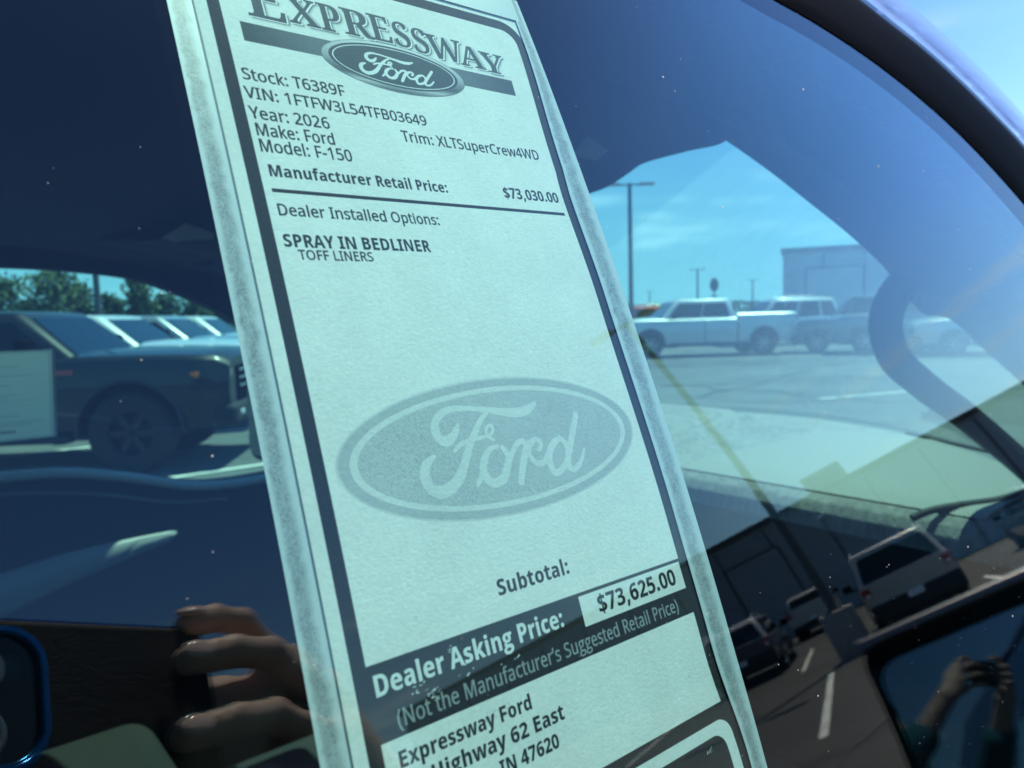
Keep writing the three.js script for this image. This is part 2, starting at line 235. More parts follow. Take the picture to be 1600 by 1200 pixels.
// visors with their pale warning labels, rear-view mirror
for (const side of [1, -1]) {
  const v = part('sun_visor', loft(ringAlong(8, (t) => { const z = side * lerp(0.12, 0.585, t), e = 0.03 * Math.pow(Math.abs(2 * t - 1), 6), x1 = headX(z) - 0.045 - e; return [V(x1, 1.783, z), V(x1 - 0.005, 1.771, z), V(x1 - 0.19, 1.762 + e * 0.3, z), V(x1 - 0.205, 1.77, z), V(x1 - 0.19, 1.782, z)]; })), M.liner, truck);
  part('warning_label', quadPlate(...(side > 0 ? [[0.431, 1.7245, 0.592], [0.39, 1.7245, 0.65], [0.44, 1.7245, 0.624], [0.459, 1.7245, 0.592]] : [[0.375, 1.749, -0.37], [0.353, 1.749, -0.155], [0.43, 1.749, -0.265], [0.538, 1.749, -0.62]]).map((q) => V(...q)), 0.0008), mat([0.05, 0.055, 0.055], { roughness: 0.6 }), v);
}
const mirrorIn = part('rear_view_mirror', [rbox(0.05, 0.08, 0.24, 0.02, 0.66, 1.69, 0.03)], M.dark, truck);
part('mirror_stem', [bar([0.68, 1.72, 0.03], [0.8, 1.82, 0.03], 0.02, 0.02), rbox(0.16, 0.05, 0.13, 0.02, 0.76, 1.80, 0.03)], M.dark, mirrorIn);

// dashboard
const dashGrain = dataTex(256, 256, (u, v, i, j) => 0.5 * hash2(i, j) + 0.5 * vnoise(u * 60, v * 60)); dashGrain.repeat.set(14, 14);
const dashSpeck = dataTex(512, 512, (u, v, i, j) => { const n = vnoise(u * 70, v * 70), m = fbm(u * 16, v * 16, 3), k = vnoise(u * 140 + 9, v * 140); return 0.80 + 0.34 * (n - 0.5) + 0.30 * (m - 0.5) + 0.24 * (k - 0.5); }); dashSpeck.repeat.set(2.2, 2.2);
const dashMat = mat([0.28, 0.273, 0.262], { map: dashSpeck, roughness: 0.7, bumpMap: dashGrain, bumpScale: 0.0016 });
const ridgeZ = (x) => 0.05 + 0.36 * Math.pow(Math.max(0, 1.45 - x), 1.12) - 0.9 * Math.pow(Math.max(0, x - 1.45), 1.5);
const rise = (x, z) => { const a = z - ridgeZ(x); return (0.018 * smooth(0.012, -0.016, a) - 0.006 * smooth(-0.03, -0.045, a) + 0.010 * smooth(-0.055, -0.075, a)) * smooth(0.97, 1.08, x) * (1 - smooth(1.5, 1.68, x)); };
const dashProf = [[0, 1.298], [0.012, 1.318], [0.05, 1.331], [0.2, 1.340], [0.4, 1.342], [0.6, 1.342], [0.8, 1.341], [0.92, 1.339], [1.0, 1.336], [1.02, 1.328], [1.035, 1.315], [1.042, 1.295], [1.035, 1.24], [1.0, 1.18], [0.92, 1.1], [0.83, 0.9], [0.8, 0.6]];
const dashPad = (z, k) => { // profile from the windshield edge back and over the roll to the fascia
  const i = Math.min(dashProf.length - 2, Math.floor(k)), t = k - i, f = baseX(z) - 0.05, A = dashProf[i], B = dashProf[i + 1], fr = lerp(A[0], B[0], t), x = fr <= 1 && k < 9 ? lerp(f, 1.0, fr) : 1.0 - (fr - 1) * 0.7;
  return V(x, lerp(A[1], B[1], t) + rise(x, z), z);
};
const dash = part('dashboard', grid(260, 44, (u, v) => dashPad(lerp(-0.8, 0.775, u), v * 11), (u, v, q) => [q.x, q.z]), dashMat, truck);
part('fascia', grid(60, 10, (u, v) => dashPad(lerp(-0.8, 0.775, u), 11 + v * 5)), M.trim, dash);
const weave = dataTex(128, 128, (u, v) => { const a = Math.sin(u * 6.283 * 8 + Math.sin(v * 6.283 * 8) * 0.4), b = Math.sin(v * 6.283 * 8); return 0.5 + 0.3 * a + 0.2 * a * b; });
weave.repeat.set(19, 19); weave.rotation = 0.35;
const weaveTint = dataTex(128, 128, (u, v) => { const a = Math.sin(u * 6.283 * 8 + Math.sin(v * 6.283 * 8) * 0.4); return 0.80 + 0.20 * a; }); weaveTint.repeat.set(19, 19); weaveTint.rotation = 0.35;
part('speaker_grille', grid(30, 14, (u, v) => { const z = lerp(0.24, 0.70, u); const xf = Math.min(baseX(z) - 0.13, 1.5), x = lerp(xf, 1.002, v); return V(x, 1.3445 - 0.006 * smooth(0.9, 1, v) + rise(x, z), z); }, (u, v, q) => [q.x, q.z]), mat([0.275, 0.27, 0.252], { roughness: 0.75, map: weaveTint, bumpMap: weave, bumpScale: 0.001 }), dash);
part('defrost_vent', [bar([1.545, 1.345, 0.375], [1.43, 1.345, 0.565], 0.014, 0.004)], M.rubber, dash);
part('dash_seam', [tube([[0.962, 1.335, 0.632], [0.979, 1.343, 0.644], [1.028, 1.345, 0.662], [1.084, 1.345, 0.683], [1.157, 1.345, 0.693], [1.273, 1.344, 0.70], [1.36, 1.335, 0.705]], 0.005, 40, 8)], M.rubber, dash);
part('glove_box', [rbox(0.05, 0.2, 0.46, 0.02, 1.03, 1.0, 0.4)], M.trim, dash);
part('instrument_hood', loft(ringAlong(14, (t) => { const z = lerp(-0.62, -0.16, t), h = 0.075 * Math.pow(Math.sin(Math.PI * t), 0.4); return [V(1.35, 1.33, z), V(1.15, 1.345 + h, z), V(0.98, 1.34 + h, z), V(0.955, 1.33 + h, z), V(0.975, 1.31 + h * 0.8, z), V(1.0, 1.28, z)]; })), M.trim, dash);
const wheelIn = part('steering_wheel', new THREE.TorusGeometry(0.185, 0.016, 12, 40).rotateY(Math.PI / 2).rotateZ(-0.4).translate(0.72, 1.12, -0.4), M.trim, truck);
part('wheel_hub', [rbox(0.06, 0.13, 0.17, 0.03, 0.75, 1.1, -0.4), bar([0.74, 1.11, -0.22], [0.74, 1.11, -0.58], 0.03, 0.03), bar([0.76, 1.1, -0.4], [1.02, 0.98, -0.4], 0.07, 0.07)], M.trim, wheelIn);
const seatMat = mat([0.004, 0.004, 0.004], { roughness: 0.9 });
for (const z of [0.4, -0.4]) {
  const s = part('seat', [rbox(0.52, 0.16, 0.5, 0.06, 0.1, 0.72, z), rbox(0.5, 0.3, 0.46, 0.05, 0.08, 0.5, z)], seatMat, truck);
  part('backrest', [new RoundedBoxGeometry(0.16, 0.68, 0.5, 3, 0.06).rotateZ(0.3).translate(-0.3, 1.12, z)], M.dark, s);
  part('headrest', [new RoundedBoxGeometry(0.1, 0.2, 0.27, 3, 0.045).rotateZ(0.2).translate(-0.46, 1.58, z)], M.dark, s);
}
part('centre_console', [rbox(0.8, 0.35, 0.26, 0.04, 0.5, 0.75, 0)], M.dark, truck);
part('cab_floor', [box(3.0, 0.06, 1.74, -0.2, 0.42, 0)], M.dark, truck);
part('cab_back', [box(0.06, 0.82, 1.72, -1.72, 0.86, 0), box(0.06, 0.12, 1.4, -1.72, 1.83, 0)], M.dark, truck);
part('firewall', [box(0.06, 0.85, 1.7, 1.42, 0.85, 0)], M.dark, truck);

// the far door: opening with its wavy sill
const farDoor = part('far_door', (() => {
  const s = shapeOf([[-1.72, 0.5], [1.12, 0.5], [1.12, 1.3], [0.98, 1.45], [0.78, 1.66], [0.62, 1.775], [0.3, 1.80], [-1.72, 1.80]]);
  const hole = new THREE.Path();
  hole.moveTo(-0.74, 1.33); hole.splineThru([[-0.3, 1.335], [0.0, 1.325], [0.146, 1.317], [0.256, 1.309], [0.375, 1.281], [0.505, 1.241], [0.60, 1.231], [0.70, 1.232]].map(([a, b]) => new THREE.Vector2(a, b)));
  hole.lineTo(0.735, 1.26); hole.splineThru([[0.72, 1.40], [0.695, 1.515], [0.66, 1.57], [0.629, 1.601], [0.573, 1.636], [0.492, 1.673], [0.416, 1.70], [0.319, 1.713], [0.176, 1.721], [-0.2, 1.727], [-0.74, 1.728]].map(([a, b]) => new THREE.Vector2(a, b)));
  s.holes.push(hole);
  return extrude(s, 0.06, 0.008, 24).translate(0, 0, -0.81);
})(), M.liner, truck);
part('window_glass', grid(20, 16, (u, v) => onGlass(lerp(-0.74, 0.82, u), lerp(1.2, 1.76, v), -0.035, -1)), M.farGlass, farDoor);
part('sill_light_band', [tube([[-0.7, 1.335, -0.752], [0.0, 1.322, -0.752], [0.146, 1.309, -0.75], [0.256, 1.300, -0.75], [0.375, 1.272, -0.75], [0.505, 1.232, -0.75], [0.60, 1.222, -0.75], [0.73, 1.224, -0.75]], 0.011, 60, 10)], mat([0.42, 0.43, 0.42], { roughness: 0.5 }), farDoor);  // pale tube colour stands in for sunlight along the door top
part('door_highlight_line', [tube([[-0.7, 1.30, -0.745], [0.0, 1.283, -0.745], [0.19, 1.270, -0.745], [0.33, 1.242, -0.745], [0.46, 1.203, -0.745], [0.58, 1.19, -0.745]], 0.004, 50, 8)], mat([0.12, 0.125, 0.13], { roughness: 0.5 }), farDoor);  // thin paler tube, a highlight line below the sill put into colour
part('pull_handle', (() => { const c = curve([[-0.3, 1.0, -0.71], [0.04, 1.073, -0.70], [0.125, 1.088, -0.70], [0.234, 1.112, -0.70], [0.353, 1.130, -0.70], [0.439, 1.139, -0.705], [0.456, 1.142, -0.712]]), rr = [0.05, 0.047, 0.043, 0.034, 0.021, 0.011, 0.004]; return loft(ringAlong(48, (t) => { const q = c.getPoint(t), i = Math.min(5, Math.floor(t * 6)), r = lerp(rr[i], rr[i + 1], t * 6 - i); return Array.from({ length: 14 }, (_, k) => { const a = k / 14 * 6.2832; return V(q.x, q.y + r * Math.sin(a), q.z + r * 0.45 * Math.cos(a)); }); }), { crease: 1.2 }); })(), mat([0.28, 0.29, 0.28], { roughness: 0.4 }), farDoor);
part('armrest', [rbox(0.9, 0.06, 0.07, 0.03, -0.3, 0.93, -0.73)], M.dark, farDoor);
part('outer_skin', loft(ringAlong(10, (t) => { const x = lerp(-1.75, 1.1, t); return [[1.185, -0.005], [1.05, 0.03], [0.85, 0.028], [0.65, 0.012], [0.5, -0.02]].map(([y, d]) => { const q = onGlass(x, y, d, -1); q.z = Math.max(q.z, -1.0); return q; }).concat([V(x, 0.5, -0.9), V(x, 1.185, -0.9)]); })), M.hostPaint, farDoor);
part('rear_door', [loft(ringAlong(10, (t) => { const x = lerp(-1.75, -0.79, t); return [[1.285, -0.005], [1.05, 0.03], [0.85, 0.028], [0.65, 0.012], [0.5, -0.02]].map(([y, d]) => { const q = onGlass(x, y, d); q.z = Math.min(q.z, 1.0); return q; }).concat([V(x, 0.5, 0.85), V(x, 1.285, 0.85)]); })), loft(ringAlong(10, (t) => { const y = lerp(1.27, 1.83, t); return [onGlass(-0.86, y, 0.008), onGlass(-0.71, y, 0.008), onGlass(-0.71, y, -0.06), onGlass(-0.86, y, -0.06)]; }))], M.glossBlack, truck);
part('rear_window', grid(10, 10, (u, v) => onGlass(lerp(-1.7, -0.86, u), lerp(1.27, 1.82, v))), M.tint, truck);
part('rear_window', grid(10, 10, (u, v) => onGlass(lerp(-1.7, -0.75, u), lerp(1.2, 1.8, v), 0, -1)), M.tint, truck);
part('rail_rear', loft(ringAlong(8, (t) => { const x = lerp(-1.78, -0.7, t); return [onGlass(x, 1.80, -0.02), onGlass(x, 1.82, 0.006), onGlass(x, 1.89, -0.004), onGlass(x, 1.9, -0.05)]; })), M.hostPaint, truck);
part('rail_rear', loft(ringAlong(8, (t) => { const x = lerp(-1.78, 0.6, t); return [onGlass(x, 1.78, -0.02, -1), onGlass(x, 1.80, 0.006, -1), onGlass(x, 1.87, -0.004, -1), onGlass(x, 1.9, -0.05, -1)]; })), M.hostPaint, truck);
// front end and bed
const hoodTop = (x, z) => lerp(1.265, 1.06, Math.pow(clamp((x - 1.3) / 1.75), 1.6)) - 0.05 * Math.pow(Math.abs(z) / 0.92, 3);
part('hood', grid(24, 24, (u, v) => { const z = lerp(-0.9, 0.9, v), x = lerp(baseX(z * 0.95) + 0.06, 3.05 - 0.12 * z * z, u); return V(x, hoodTop(x, z), z); }), M.hostPaint, truck);
part('wiper_cowl', grid(20, 3, (u, v) => { const z = lerp(-0.88, 0.88, u), x = baseX(z) - 0.06 + 0.16 * v; return V(x, 1.268 - 0.012 * Math.sin(Math.PI * v), z); }), M.rubber, truck);
const arch = new Evaluator(); arch.attributes = ['position', 'normal']; arch.useGroups = false;
function cutArches(geo, xs, r, y, half = 1.3) {
  let a = new Brush(stripUv(geo)); a.updateMatrixWorld();
  for (const x of xs) { const b = new Brush(stripUv(new THREE.CylinderGeometry(r, r, 2 * half, 36).rotateX(Math.PI / 2).translate(x, y, 0))); b.updateMatrixWorld(); a = arch.evaluate(a, b, SUBTRACTION); }
  const g = a.geometry.clone(); return g;
}
function stripUv(g) { const q = g.clone(); for (const k of Object.keys(q.attributes)) if (!['position', 'normal'].includes(k)) q.deleteAttribute(k); return q; }
part('fender', cutArches(loft(ringAlong(12, (t) => { const x = lerp(1.1, 3.1, t), w = 1.0 - 0.1 * smooth(0.75, 1, t), h = hoodTop(Math.max(x, 1.35), 0.9) - 0.004; return [V(x, 0.45, -w * 0.94), V(x, 0.8, -w), V(x, h - 0.08, -w * 0.99), V(x, h, -w * 0.9), V(x, h - 0.12, -0.6), V(x, h - 0.12, 0.6), V(x, h, w * 0.9), V(x, h - 0.08, w * 0.99), V(x, 0.8, w), V(x, 0.45, w * 0.94)]; })), [2.1], 0.5, 0.43), M.hostPaint, truck);
part('bed', cutArches(loft(ringAlong(12, (t) => { const x = lerp(-3.1, -1.8, t); return [V(x, 0.5, -0.94), V(x, 0.8, -1), V(x, 1.24, -0.99), V(x, 1.29, -0.93), V(x, 1.29, 0.93), V(x, 1.24, 0.99), V(x, 0.8, 1), V(x, 0.5, 0.94)]; })), [-1.95], 0.5, 0.43), M.hostPaint, truck);

const tyreGeo = new THREE.LatheGeometry([[0.23, -0.12], [0.3, -0.135], [0.385, -0.13], [0.412, -0.11], [0.42, -0.06], [0.42, 0.06], [0.412, 0.11], [0.385, 0.13], [0.3, 0.135], [0.23, 0.12]].map(([a, b]) => new THREE.Vector2(a, b)), 36).rotateX(Math.PI / 2);
const rimGeo = (() => { const l = [new THREE.LatheGeometry([[0, -0.02], [0.05, -0.02], [0.05, 0.06], [0, 0.06]].map(([a, b]) => new THREE.Vector2(a, b)), 16).rotateX(Math.PI / 2), new THREE.TorusGeometry(0.232, 0.016, 8, 32).translate(0, 0, 0.1), new THREE.CylinderGeometry(0.23, 0.2, 0.2, 28, 1, true).rotateX(Math.PI / 2)]; for (let k = 0; k < 6; k++) l.push(box(0.21, 0.06, 0.035, 0.125, 0, 0.065).rotateZ(k * Math.PI / 3)); return merge(l); })();
const rimBack = new THREE.CircleGeometry(0.235, 24).translate(0, 0, -0.03);
function wheel(parent, x, z, rimMat = M.rim, s = 1) {
  const w = part('wheel', tyreGeo, M.tyre, parent); w.position.set(x, 0.42 * s, z); w.scale.setScalar(s); if (z < 0) w.rotation.y = Math.PI;
  part('rim', rimGeo, rimMat, w); part('brake_disc', rimBack, M.dark, w); return w;
}
wheel(truck, 2.1, 0.87); wheel(truck, 2.1, -0.87); wheel(truck, -1.95, 0.87); wheel(truck, -1.95, -0.87);
for (const x of [2.1, -1.95]) part('wheel_well', box(1.1, 0.6, 1.4, x, 0.72, 0), M.dark, truck);
// outside mirrors
function sideMirror(c, n, upv, side) {
  const up = upv.clone().sub(n.clone().multiplyScalar(upv.dot(n))).normalize(), across = up.clone().cross(n).normalize(), m = new THREE.Matrix4().makeBasis(across, up, n).setPosition(c);
  const rr = (w, h, r) => { const s = new THREE.Shape(), a = w / 2, b = h / 2; s.moveTo(-a + r, -b); s.lineTo(a - r, -b); s.quadraticCurveTo(a, -b, a, -b + r); s.lineTo(a, b - r); s.quadraticCurveTo(a, b, a - r, b); s.lineTo(-a + r, b); s.quadraticCurveTo(-a, b, -a, b - r); s.lineTo(-a, -b + r); s.quadraticCurveTo(-a, -b, -a + r, -b); return s; };
  const h = part('side_mirror', [extrude(rr(0.315, 0.30, 0.05), 0.11, 0.02).translate(0, 0, -0.125).applyMatrix4(m), bar([c.x + 0.05, c.y - 0.06, c.z - side * 0.06], [1.0, 1.22, side * 0.95], 0.09, 0.06)], M.glossBlack, truck);
  part('mirror_cap', extrude(rr(0.318, 0.026, 0.012), 0.10, 0.010).translate(0, 0.147, -0.122).applyMatrix4(m), mat([0.16, 0.16, 0.17], { roughness: 0.4, metalness: 0.4 }), h);
  part('mirror_glass', extrude(rr(0.275, 0.235, 0.045), 0.004).translate(0, -0.012, -0.012).applyMatrix4(m), mat([0.15, 0.20, 0.22], { metalness: 1, roughness: 0.0 }), h);
}
{
  const c = V(1.185, 1.255, 1.395), a = EYE.clone().addScaledVector(RGT, 0.12).addScaledVector(V(0, 1, 0), -0.1).sub(c).normalize(), b = V(0.34, 1.452, 0.931).sub(c).normalize();
  sideMirror(c, a.add(b).normalize(), V(0, 1, 0), 1);
  sideMirror(V(0.88, 1.31, -1.22), V(-0.97, 0.02, 0.2).normalize(), V(0, 1, 0), -1);
}

// ------------------------------------------------------------------ the price sticker on the inside of the near window
const FY = 1.548697, TH0 = 20 * Math.PI / 180;                      // s (mm) runs up the glass from this height
const warpKnots = [[-120, 7], [-79, 4], [-45, 0.4], [-11, -0.2], [60, -2.0], [95, -3.2], [105, -2.4], [155, 0.3], [175, 0.3]];
const warp = (s) => { let k = 0; while (k < warpKnots.length - 2 && warpKnots[k + 1][0] < s) k++; const [a, A] = warpKnots[k], [b, B] = warpKnots[k + 1]; return lerp(A, B, smooth(a, b, s)); };
const onPrint = (x, s, dr) => { const kk = 1 - dr / 0.15, th = TH0 + kk * s / 1000 / RG, r = RG + dr, X = x + warp(s) * clamp((x - 100) / 68, 0, 1); return V(kk * X / 1000, GY + r * Math.sin(th), GZ + r * Math.cos(th)); };
{
  const sticker = thing('window_sticker', 'tall white dealer price sticker with black frame taped inside the near window', 'price sticker');
  const X0 = 62.5, X1 = 171.6, S0 = -115, S1 = 163.5, K = 2040 / (S1 - S0), W = Math.round((X1 - X0) * K), H = Math.round((S1 - S0) * K);
  const cv = document.createElement('canvas'); cv.width = W; cv.height = H; const c = cv.getContext('2d');
  const px = (x) => (x - X0) * K, py = (s) => (S1 - s) * K;
  const INK = 'rgb(22,26,30)', GREY = 'rgb(62,70,74)', PAPER = 'rgb(232,234,228)';
  c.fillStyle = PAPER; c.fillRect(0, 0, W, H);
  const rect = (x0, s0, x1, s1, col) => { c.fillStyle = col; c.fillRect(px(x0), py(s1), (x1 - x0) * K, (s1 - s0) * K); };
  const rrect = (x0, s0, x1, s1, r, col) => { c.fillStyle = col; c.beginPath(); const a = px(x0), b = py(s1), w = (x1 - x0) * K, h = (s1 - s0) * K; r *= K; c.moveTo(a + r, b); c.arcTo(a + w, b, a + w, b + h, r); c.arcTo(a + w, b + h, a, b + h, r); c.arcTo(a, b + h, a, b, r); c.arcTo(a, b, a + w, b, r); c.fill(); };
  const txt = (str, x0, x1, base, cap, { bold = false, col = INK, face = 'sans-serif' } = {}) => { const fs = cap / 0.714 * K; c.save(); c.font = (bold ? 'bold ' : '') + fs.toFixed(1) + 'px ' + face; c.fillStyle = col; const w = c.measureText(str).width; c.translate(px(x0), py(base)); c.scale((x1 - x0) * K / w, 1); c.fillText(str, 0, 0); if (face === 'sans-serif') { c.strokeStyle = col; c.lineJoin = 'round'; c.lineWidth = fs * (bold ? 0.012 : 0.03); c.strokeText(str, 0, 0); } c.restore(); };
  // frame
  rrect(65.7, -112, 171.2, 160.6, 8.5, INK); rrect(68.85, -109, 167.7, 156.8, 5.5, PAPER);
  // the heading
  const lens = (cx, cs, rx, rs, col, dx = 0) => { c.fillStyle = col; c.beginPath(); c.ellipse(px(cx + dx), py(cs), rx * K, rs * K, 0, 0, 6.2832); c.fill(); };
  const letters = [['E', 75.3, 86.4, 138.4, 12.6], ['X', 86.6, 95.6, 139.2, 9.0], ['P', 95.4, 102.4, 139.3, 9.2], ['R', 102.3, 111.6, 139.6, 9.3], ['E', 110.8, 118.2, 139.9, 9.2], ['S', 118.4, 124.6, 139.6, 9.0], ['S', 124.6, 130.8, 139.0, 9.0], ['W', 129.6, 142.6, 138.3, 8.6], ['A', 140.9, 150.6, 137.8, 8.0], ['Y', 149.2, 158.6, 137.3, 7.6]];
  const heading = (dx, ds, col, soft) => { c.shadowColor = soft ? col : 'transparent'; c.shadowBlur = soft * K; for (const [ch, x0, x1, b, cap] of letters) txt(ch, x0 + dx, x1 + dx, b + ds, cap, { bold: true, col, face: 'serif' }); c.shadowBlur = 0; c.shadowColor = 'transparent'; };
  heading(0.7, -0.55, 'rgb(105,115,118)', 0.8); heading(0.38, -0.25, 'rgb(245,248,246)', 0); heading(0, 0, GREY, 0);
  { const g = c.createLinearGradient(px(72.9), 0, px(160), 0); g.addColorStop(0, 'rgb(56,64,68)'); g.addColorStop(0.22, 'rgb(100,110,114)'); g.addColorStop(0.78, 'rgb(96,106,110)'); g.addColorStop(1, 'rgb(62,70,74)'); rect(72.9, 129.9, 160, 135.8, g); }
  const g1 = c.createLinearGradient(0, py(139.5), 0, py(122.5)); g1.addColorStop(0, 'rgb(228,232,228)'); g1.addColorStop(0.5, 'rgb(165,172,174)'); g1.addColorStop(0.75, 'rgb(80,88,92)'); g1.addColorStop(0.86, 'rgb(190,196,196)'); g1.addColorStop(1, 'rgb(60,66,70)');
  lens(116.6, 130.9, 23.4, 8.4, 'rgb(110,120,122)'); lens(116.6, 131.0, 23.1, 8.1, g1); lens(116.5, 131.3, 21.0, 7.0, 'rgb(62,70,74)'); lens(116.5, 131.3, 20.0, 6.4, 'rgb(236,240,238)'); lens(116.5, 131.3, 19.6, 6.1, 'rgb(66,76,80)');
  const script = [
    [-13.2,6.9,0.6, -14.5,5.1,1.7, -17.2,3.3,2.5, -19.4,4.2,2.5, -20.0,6.6,2.3, -18.7,9.1,1.9, -15.5,10.7,1.6, -11.2,10.8,1.3, -5.2,10.0,1.3, 0.2,8.9,1.9, 5.0,8.0,2.5, 9.6,8.3,2.3, 13.1,9.9,0.9],
    [-3.6,9.0,0.9, -6.5,6.9,1.4, -9.3,3.8,1.8, -11.5,1.1,1.9, -13.6,-2.2,2.2, -16.3,-5.6,2.6, -19.3,-7.7,2.8, -22.5,-8.3,2.9, -25.0,-6.8,2.6, -25.6,-3.6,2.5, -24.6,-1.5,2.2, -22.0,0.2,1.1],
    [-16.1,0.6,0.7, -14.1,1.9,1.1, -10.3,2.7,1.1, -7.3,2.9,0.9, -4.6,3.2,0.8, -3.1,4.3,0.8, -3.2,5.4,0.7, -4.3,5.5,0.7, -5.3,4.6,0.7, -5.1,3.0,0.7, -3.6,1.7,0.6],
    [-3.0,0.1,0.9, -5.3,-0.2,1.3, -7.9,-2.5,2.0, -9.1,-5.6,2.2, -7.3,-8.5,2.2, -4.0,-8.2,2.3, -1.7,-5.5,2.2, -0.6,-2.6,1.7, -1.7,-0.3,1.2],
    [-11.9,-8.5,0.9, -10.2,-6.6,1.4, -8.8,-4.7,1.6], [-0.8,-4.4,1.2, 1.0,-2.2,1.3, 3.6,0.1,1.5, 5.7,0.2,1.6, 6.1,-1.6,1.6], [6.5,-0.4,1.9, 4.4,-3.9,2.0, 1.4,-9.8,1.9],
    [5.8,-3.2,1.4, 7.8,-0.6,1.6, 9.8,0.3,1.4, 11.1,-0.7,1.4, 10.5,-2.2,1.2, 9.6,-2.4,0.9], [6.4,-3.6,1.2, 7.8,-5.7,1.5, 10.1,-6.0,1.5, 12.7,-3.8,1.4, 15.8,-1.0,1.3],
    [18.0,-0.4,1.4, 14.9,-1.9,1.9, 12.6,-5.1,2.0, 13.2,-9.1,1.8, 16.5,-8.3,1.7, 19.3,-5.4,1.6, 19.6,-2.1,1.4, 18.1,-0.4,1.3],
    [26.3,5.2,1.8, 23.4,0.7,1.9, 20.2,-4.2,1.9, 18.5,-7.6,1.9, 19.7,-9.3,1.5, 22.8,-7.9,1.3, 25.6,-4.6,0.8]];
  const write = (cx, cs, kx, ks, thick, col) => { c.fillStyle = col; for (const st of script) { const pts = []; for (let i = 0; i < st.length; i += 3) pts.push(V(st[i], st[i + 1], st[i + 2])); const cu = new THREE.CatmullRomCurve3(pts), n = pts.length * 40; for (let i = 0; i <= n; i++) { const q = cu.getPoint(i / n); c.beginPath(); c.ellipse(px(cx + q.x * kx), py(cs + q.y * ks), Math.max(0.25, q.z * thick * kx / 2) * K, Math.max(0.25, q.z * thick * ks / 2) * K, 0, 0, 6.2832); c.fill(); } } };
  write(116.4, 130.6, 0.465, 0.38, 1.0, 'rgb(228,234,230)');
  // lines of type
  txt('Stock: T6389F', 70, 97.2, 118.0, 3.3); txt('VIN: 1FTFW3L54TFB03649', 69.7, 121.6, 112.7, 3.25); txt('Year: 2026', 69.7, 90.2, 106.9, 3.3); txt('Make: Ford', 70, 90.6, 102.3, 3.3); txt('Model: F-150', 70, 94.2, 97.9, 3.4);
  txt('Trim: XLTSuperCrew4WD', 111.4, 162.4, 106.4, 3.35); txt('Manufacturer Retail Price:', 70.8, 122.4, 91.4, 3.15, { bold: true }); txt('$73,030.00', 142.8, 165.6, 91.5, 3.4, { bold: true });
  rect(70.8, 87.2, 166, 88.15, INK); txt('Dealer Installed Options:', 70.8, 116.2, 81.2, 3.05); txt('SPRAY IN BEDLINER', 70.6, 110.6, 73.1, 3.25, { bold: true }); txt('TOFF LINERS', 73.6, 92.8, 69.9, 2.45);
  // pale printed oval
  const halftone = document.createElement('canvas'); halftone.width = halftone.height = 6; const hc = halftone.getContext('2d'); hc.fillStyle = 'rgb(170,178,180)'; hc.fillRect(0, 0, 6, 6); hc.fillStyle = 'rgb(206,211,209)'; hc.fillRect(0, 0, 3, 3); hc.fillRect(3, 3, 3, 3);
  const ht = c.createPattern(halftone, 'repeat');
  lens(118, 20.2, 46.9, 17.6, 'rgb(208,213,210)'); lens(118, 20.2, 46.3, 17.1, 'rgb(182,189,190)'); lens(118, 20.2, 43.6, 15.2, 'rgb(218,223,219)'); lens(118, 20.2, 41.7, 13.9, ht); 
  { seed(5); for (let k = 0; k < 9000; k++) { const a = ra(0, 6.283), r = Math.sqrt(rnd()); c.fillStyle = rnd() < 0.5 ? 'rgba(140,150,156,0.35)' : 'rgba(215,220,218,0.3)'; c.fillRect(px(118 + 41.5 * r * Math.cos(a)), py(20.2 + 13.7 * r * Math.sin(a)), 2, 2); } }
  write(118, 20, 1, 1, 1, 'rgb(216,222,218)');
  txt('Subtotal:', 104.5, 127.6, -14.6, 3.7, { bold: true });
  rect(66, -34.9, 170, -19.8, INK); rect(128, -28.1, 167.4, -20.6, PAPER);
  txt('Dealer Asking Price:', 69.5, 121.8, -26.1, 4.2, { bold: true, col: 'rgb(226,232,228)' }); txt('$73,625.00', 133.6, 164.4, -26.2, 4.3, { bold: true });
  txt('(Not the Manufacturer\u2019s Suggested Retail Price)', 73.3, 162.3, -33.3, 3.3, { col: 'rgb(150,158,160)' });
  txt('Expressway Ford', 71.8, 107, -40.7, 3.2, { bold: true }); txt('8 Highway 62 East', 74.5, 115.3, -45.9, 3.3, { bold: true }); txt('IN 47620', 94.8, 112, -50.9, 3.1, { bold: true });
  rect(66, -112, 170, -59.8, INK); rrect(71, -110, 168.0, -63.7, 4.4, PAPER); rrect(74.5, -106, 164.4, -67.0, 4, INK);
  { // paper fibre, scuffed toner
    const im = c.getImageData(0, 0, W, H), d = im.data;
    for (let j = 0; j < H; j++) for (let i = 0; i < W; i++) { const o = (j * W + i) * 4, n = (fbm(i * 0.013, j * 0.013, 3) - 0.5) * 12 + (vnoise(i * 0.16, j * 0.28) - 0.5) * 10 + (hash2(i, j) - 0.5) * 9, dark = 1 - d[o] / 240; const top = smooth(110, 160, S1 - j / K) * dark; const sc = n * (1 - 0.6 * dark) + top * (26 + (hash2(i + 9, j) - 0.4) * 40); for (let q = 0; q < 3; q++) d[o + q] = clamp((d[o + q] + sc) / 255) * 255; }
    c.putImageData(im, 0, 0);
    seed(21); c.fillStyle = 'rgba(214,222,216,0.9)';
    for (const [x, s, n, sp] of [[79, -27.5, 9, 2.2], [82.5, -29.5, 14, 1.6], [92, -27, 6, 3], [88.5, -22, 5, 1.2], [104, -30, 4, 4], [68, -42, 9, 1.4], [166, -73, 10, 1.8], [158, -70, 6, 2]]) for (let k = 0; k < n; k++) { c.save(); c.translate(px(x + ra(-sp, sp)), py(s + ra(-sp, sp) * 0.6)); c.rotate(ra(-0.9, 0.2)); c.fillRect(0, 0, ra(2, 8), ra(1, 3)); c.restore(); }
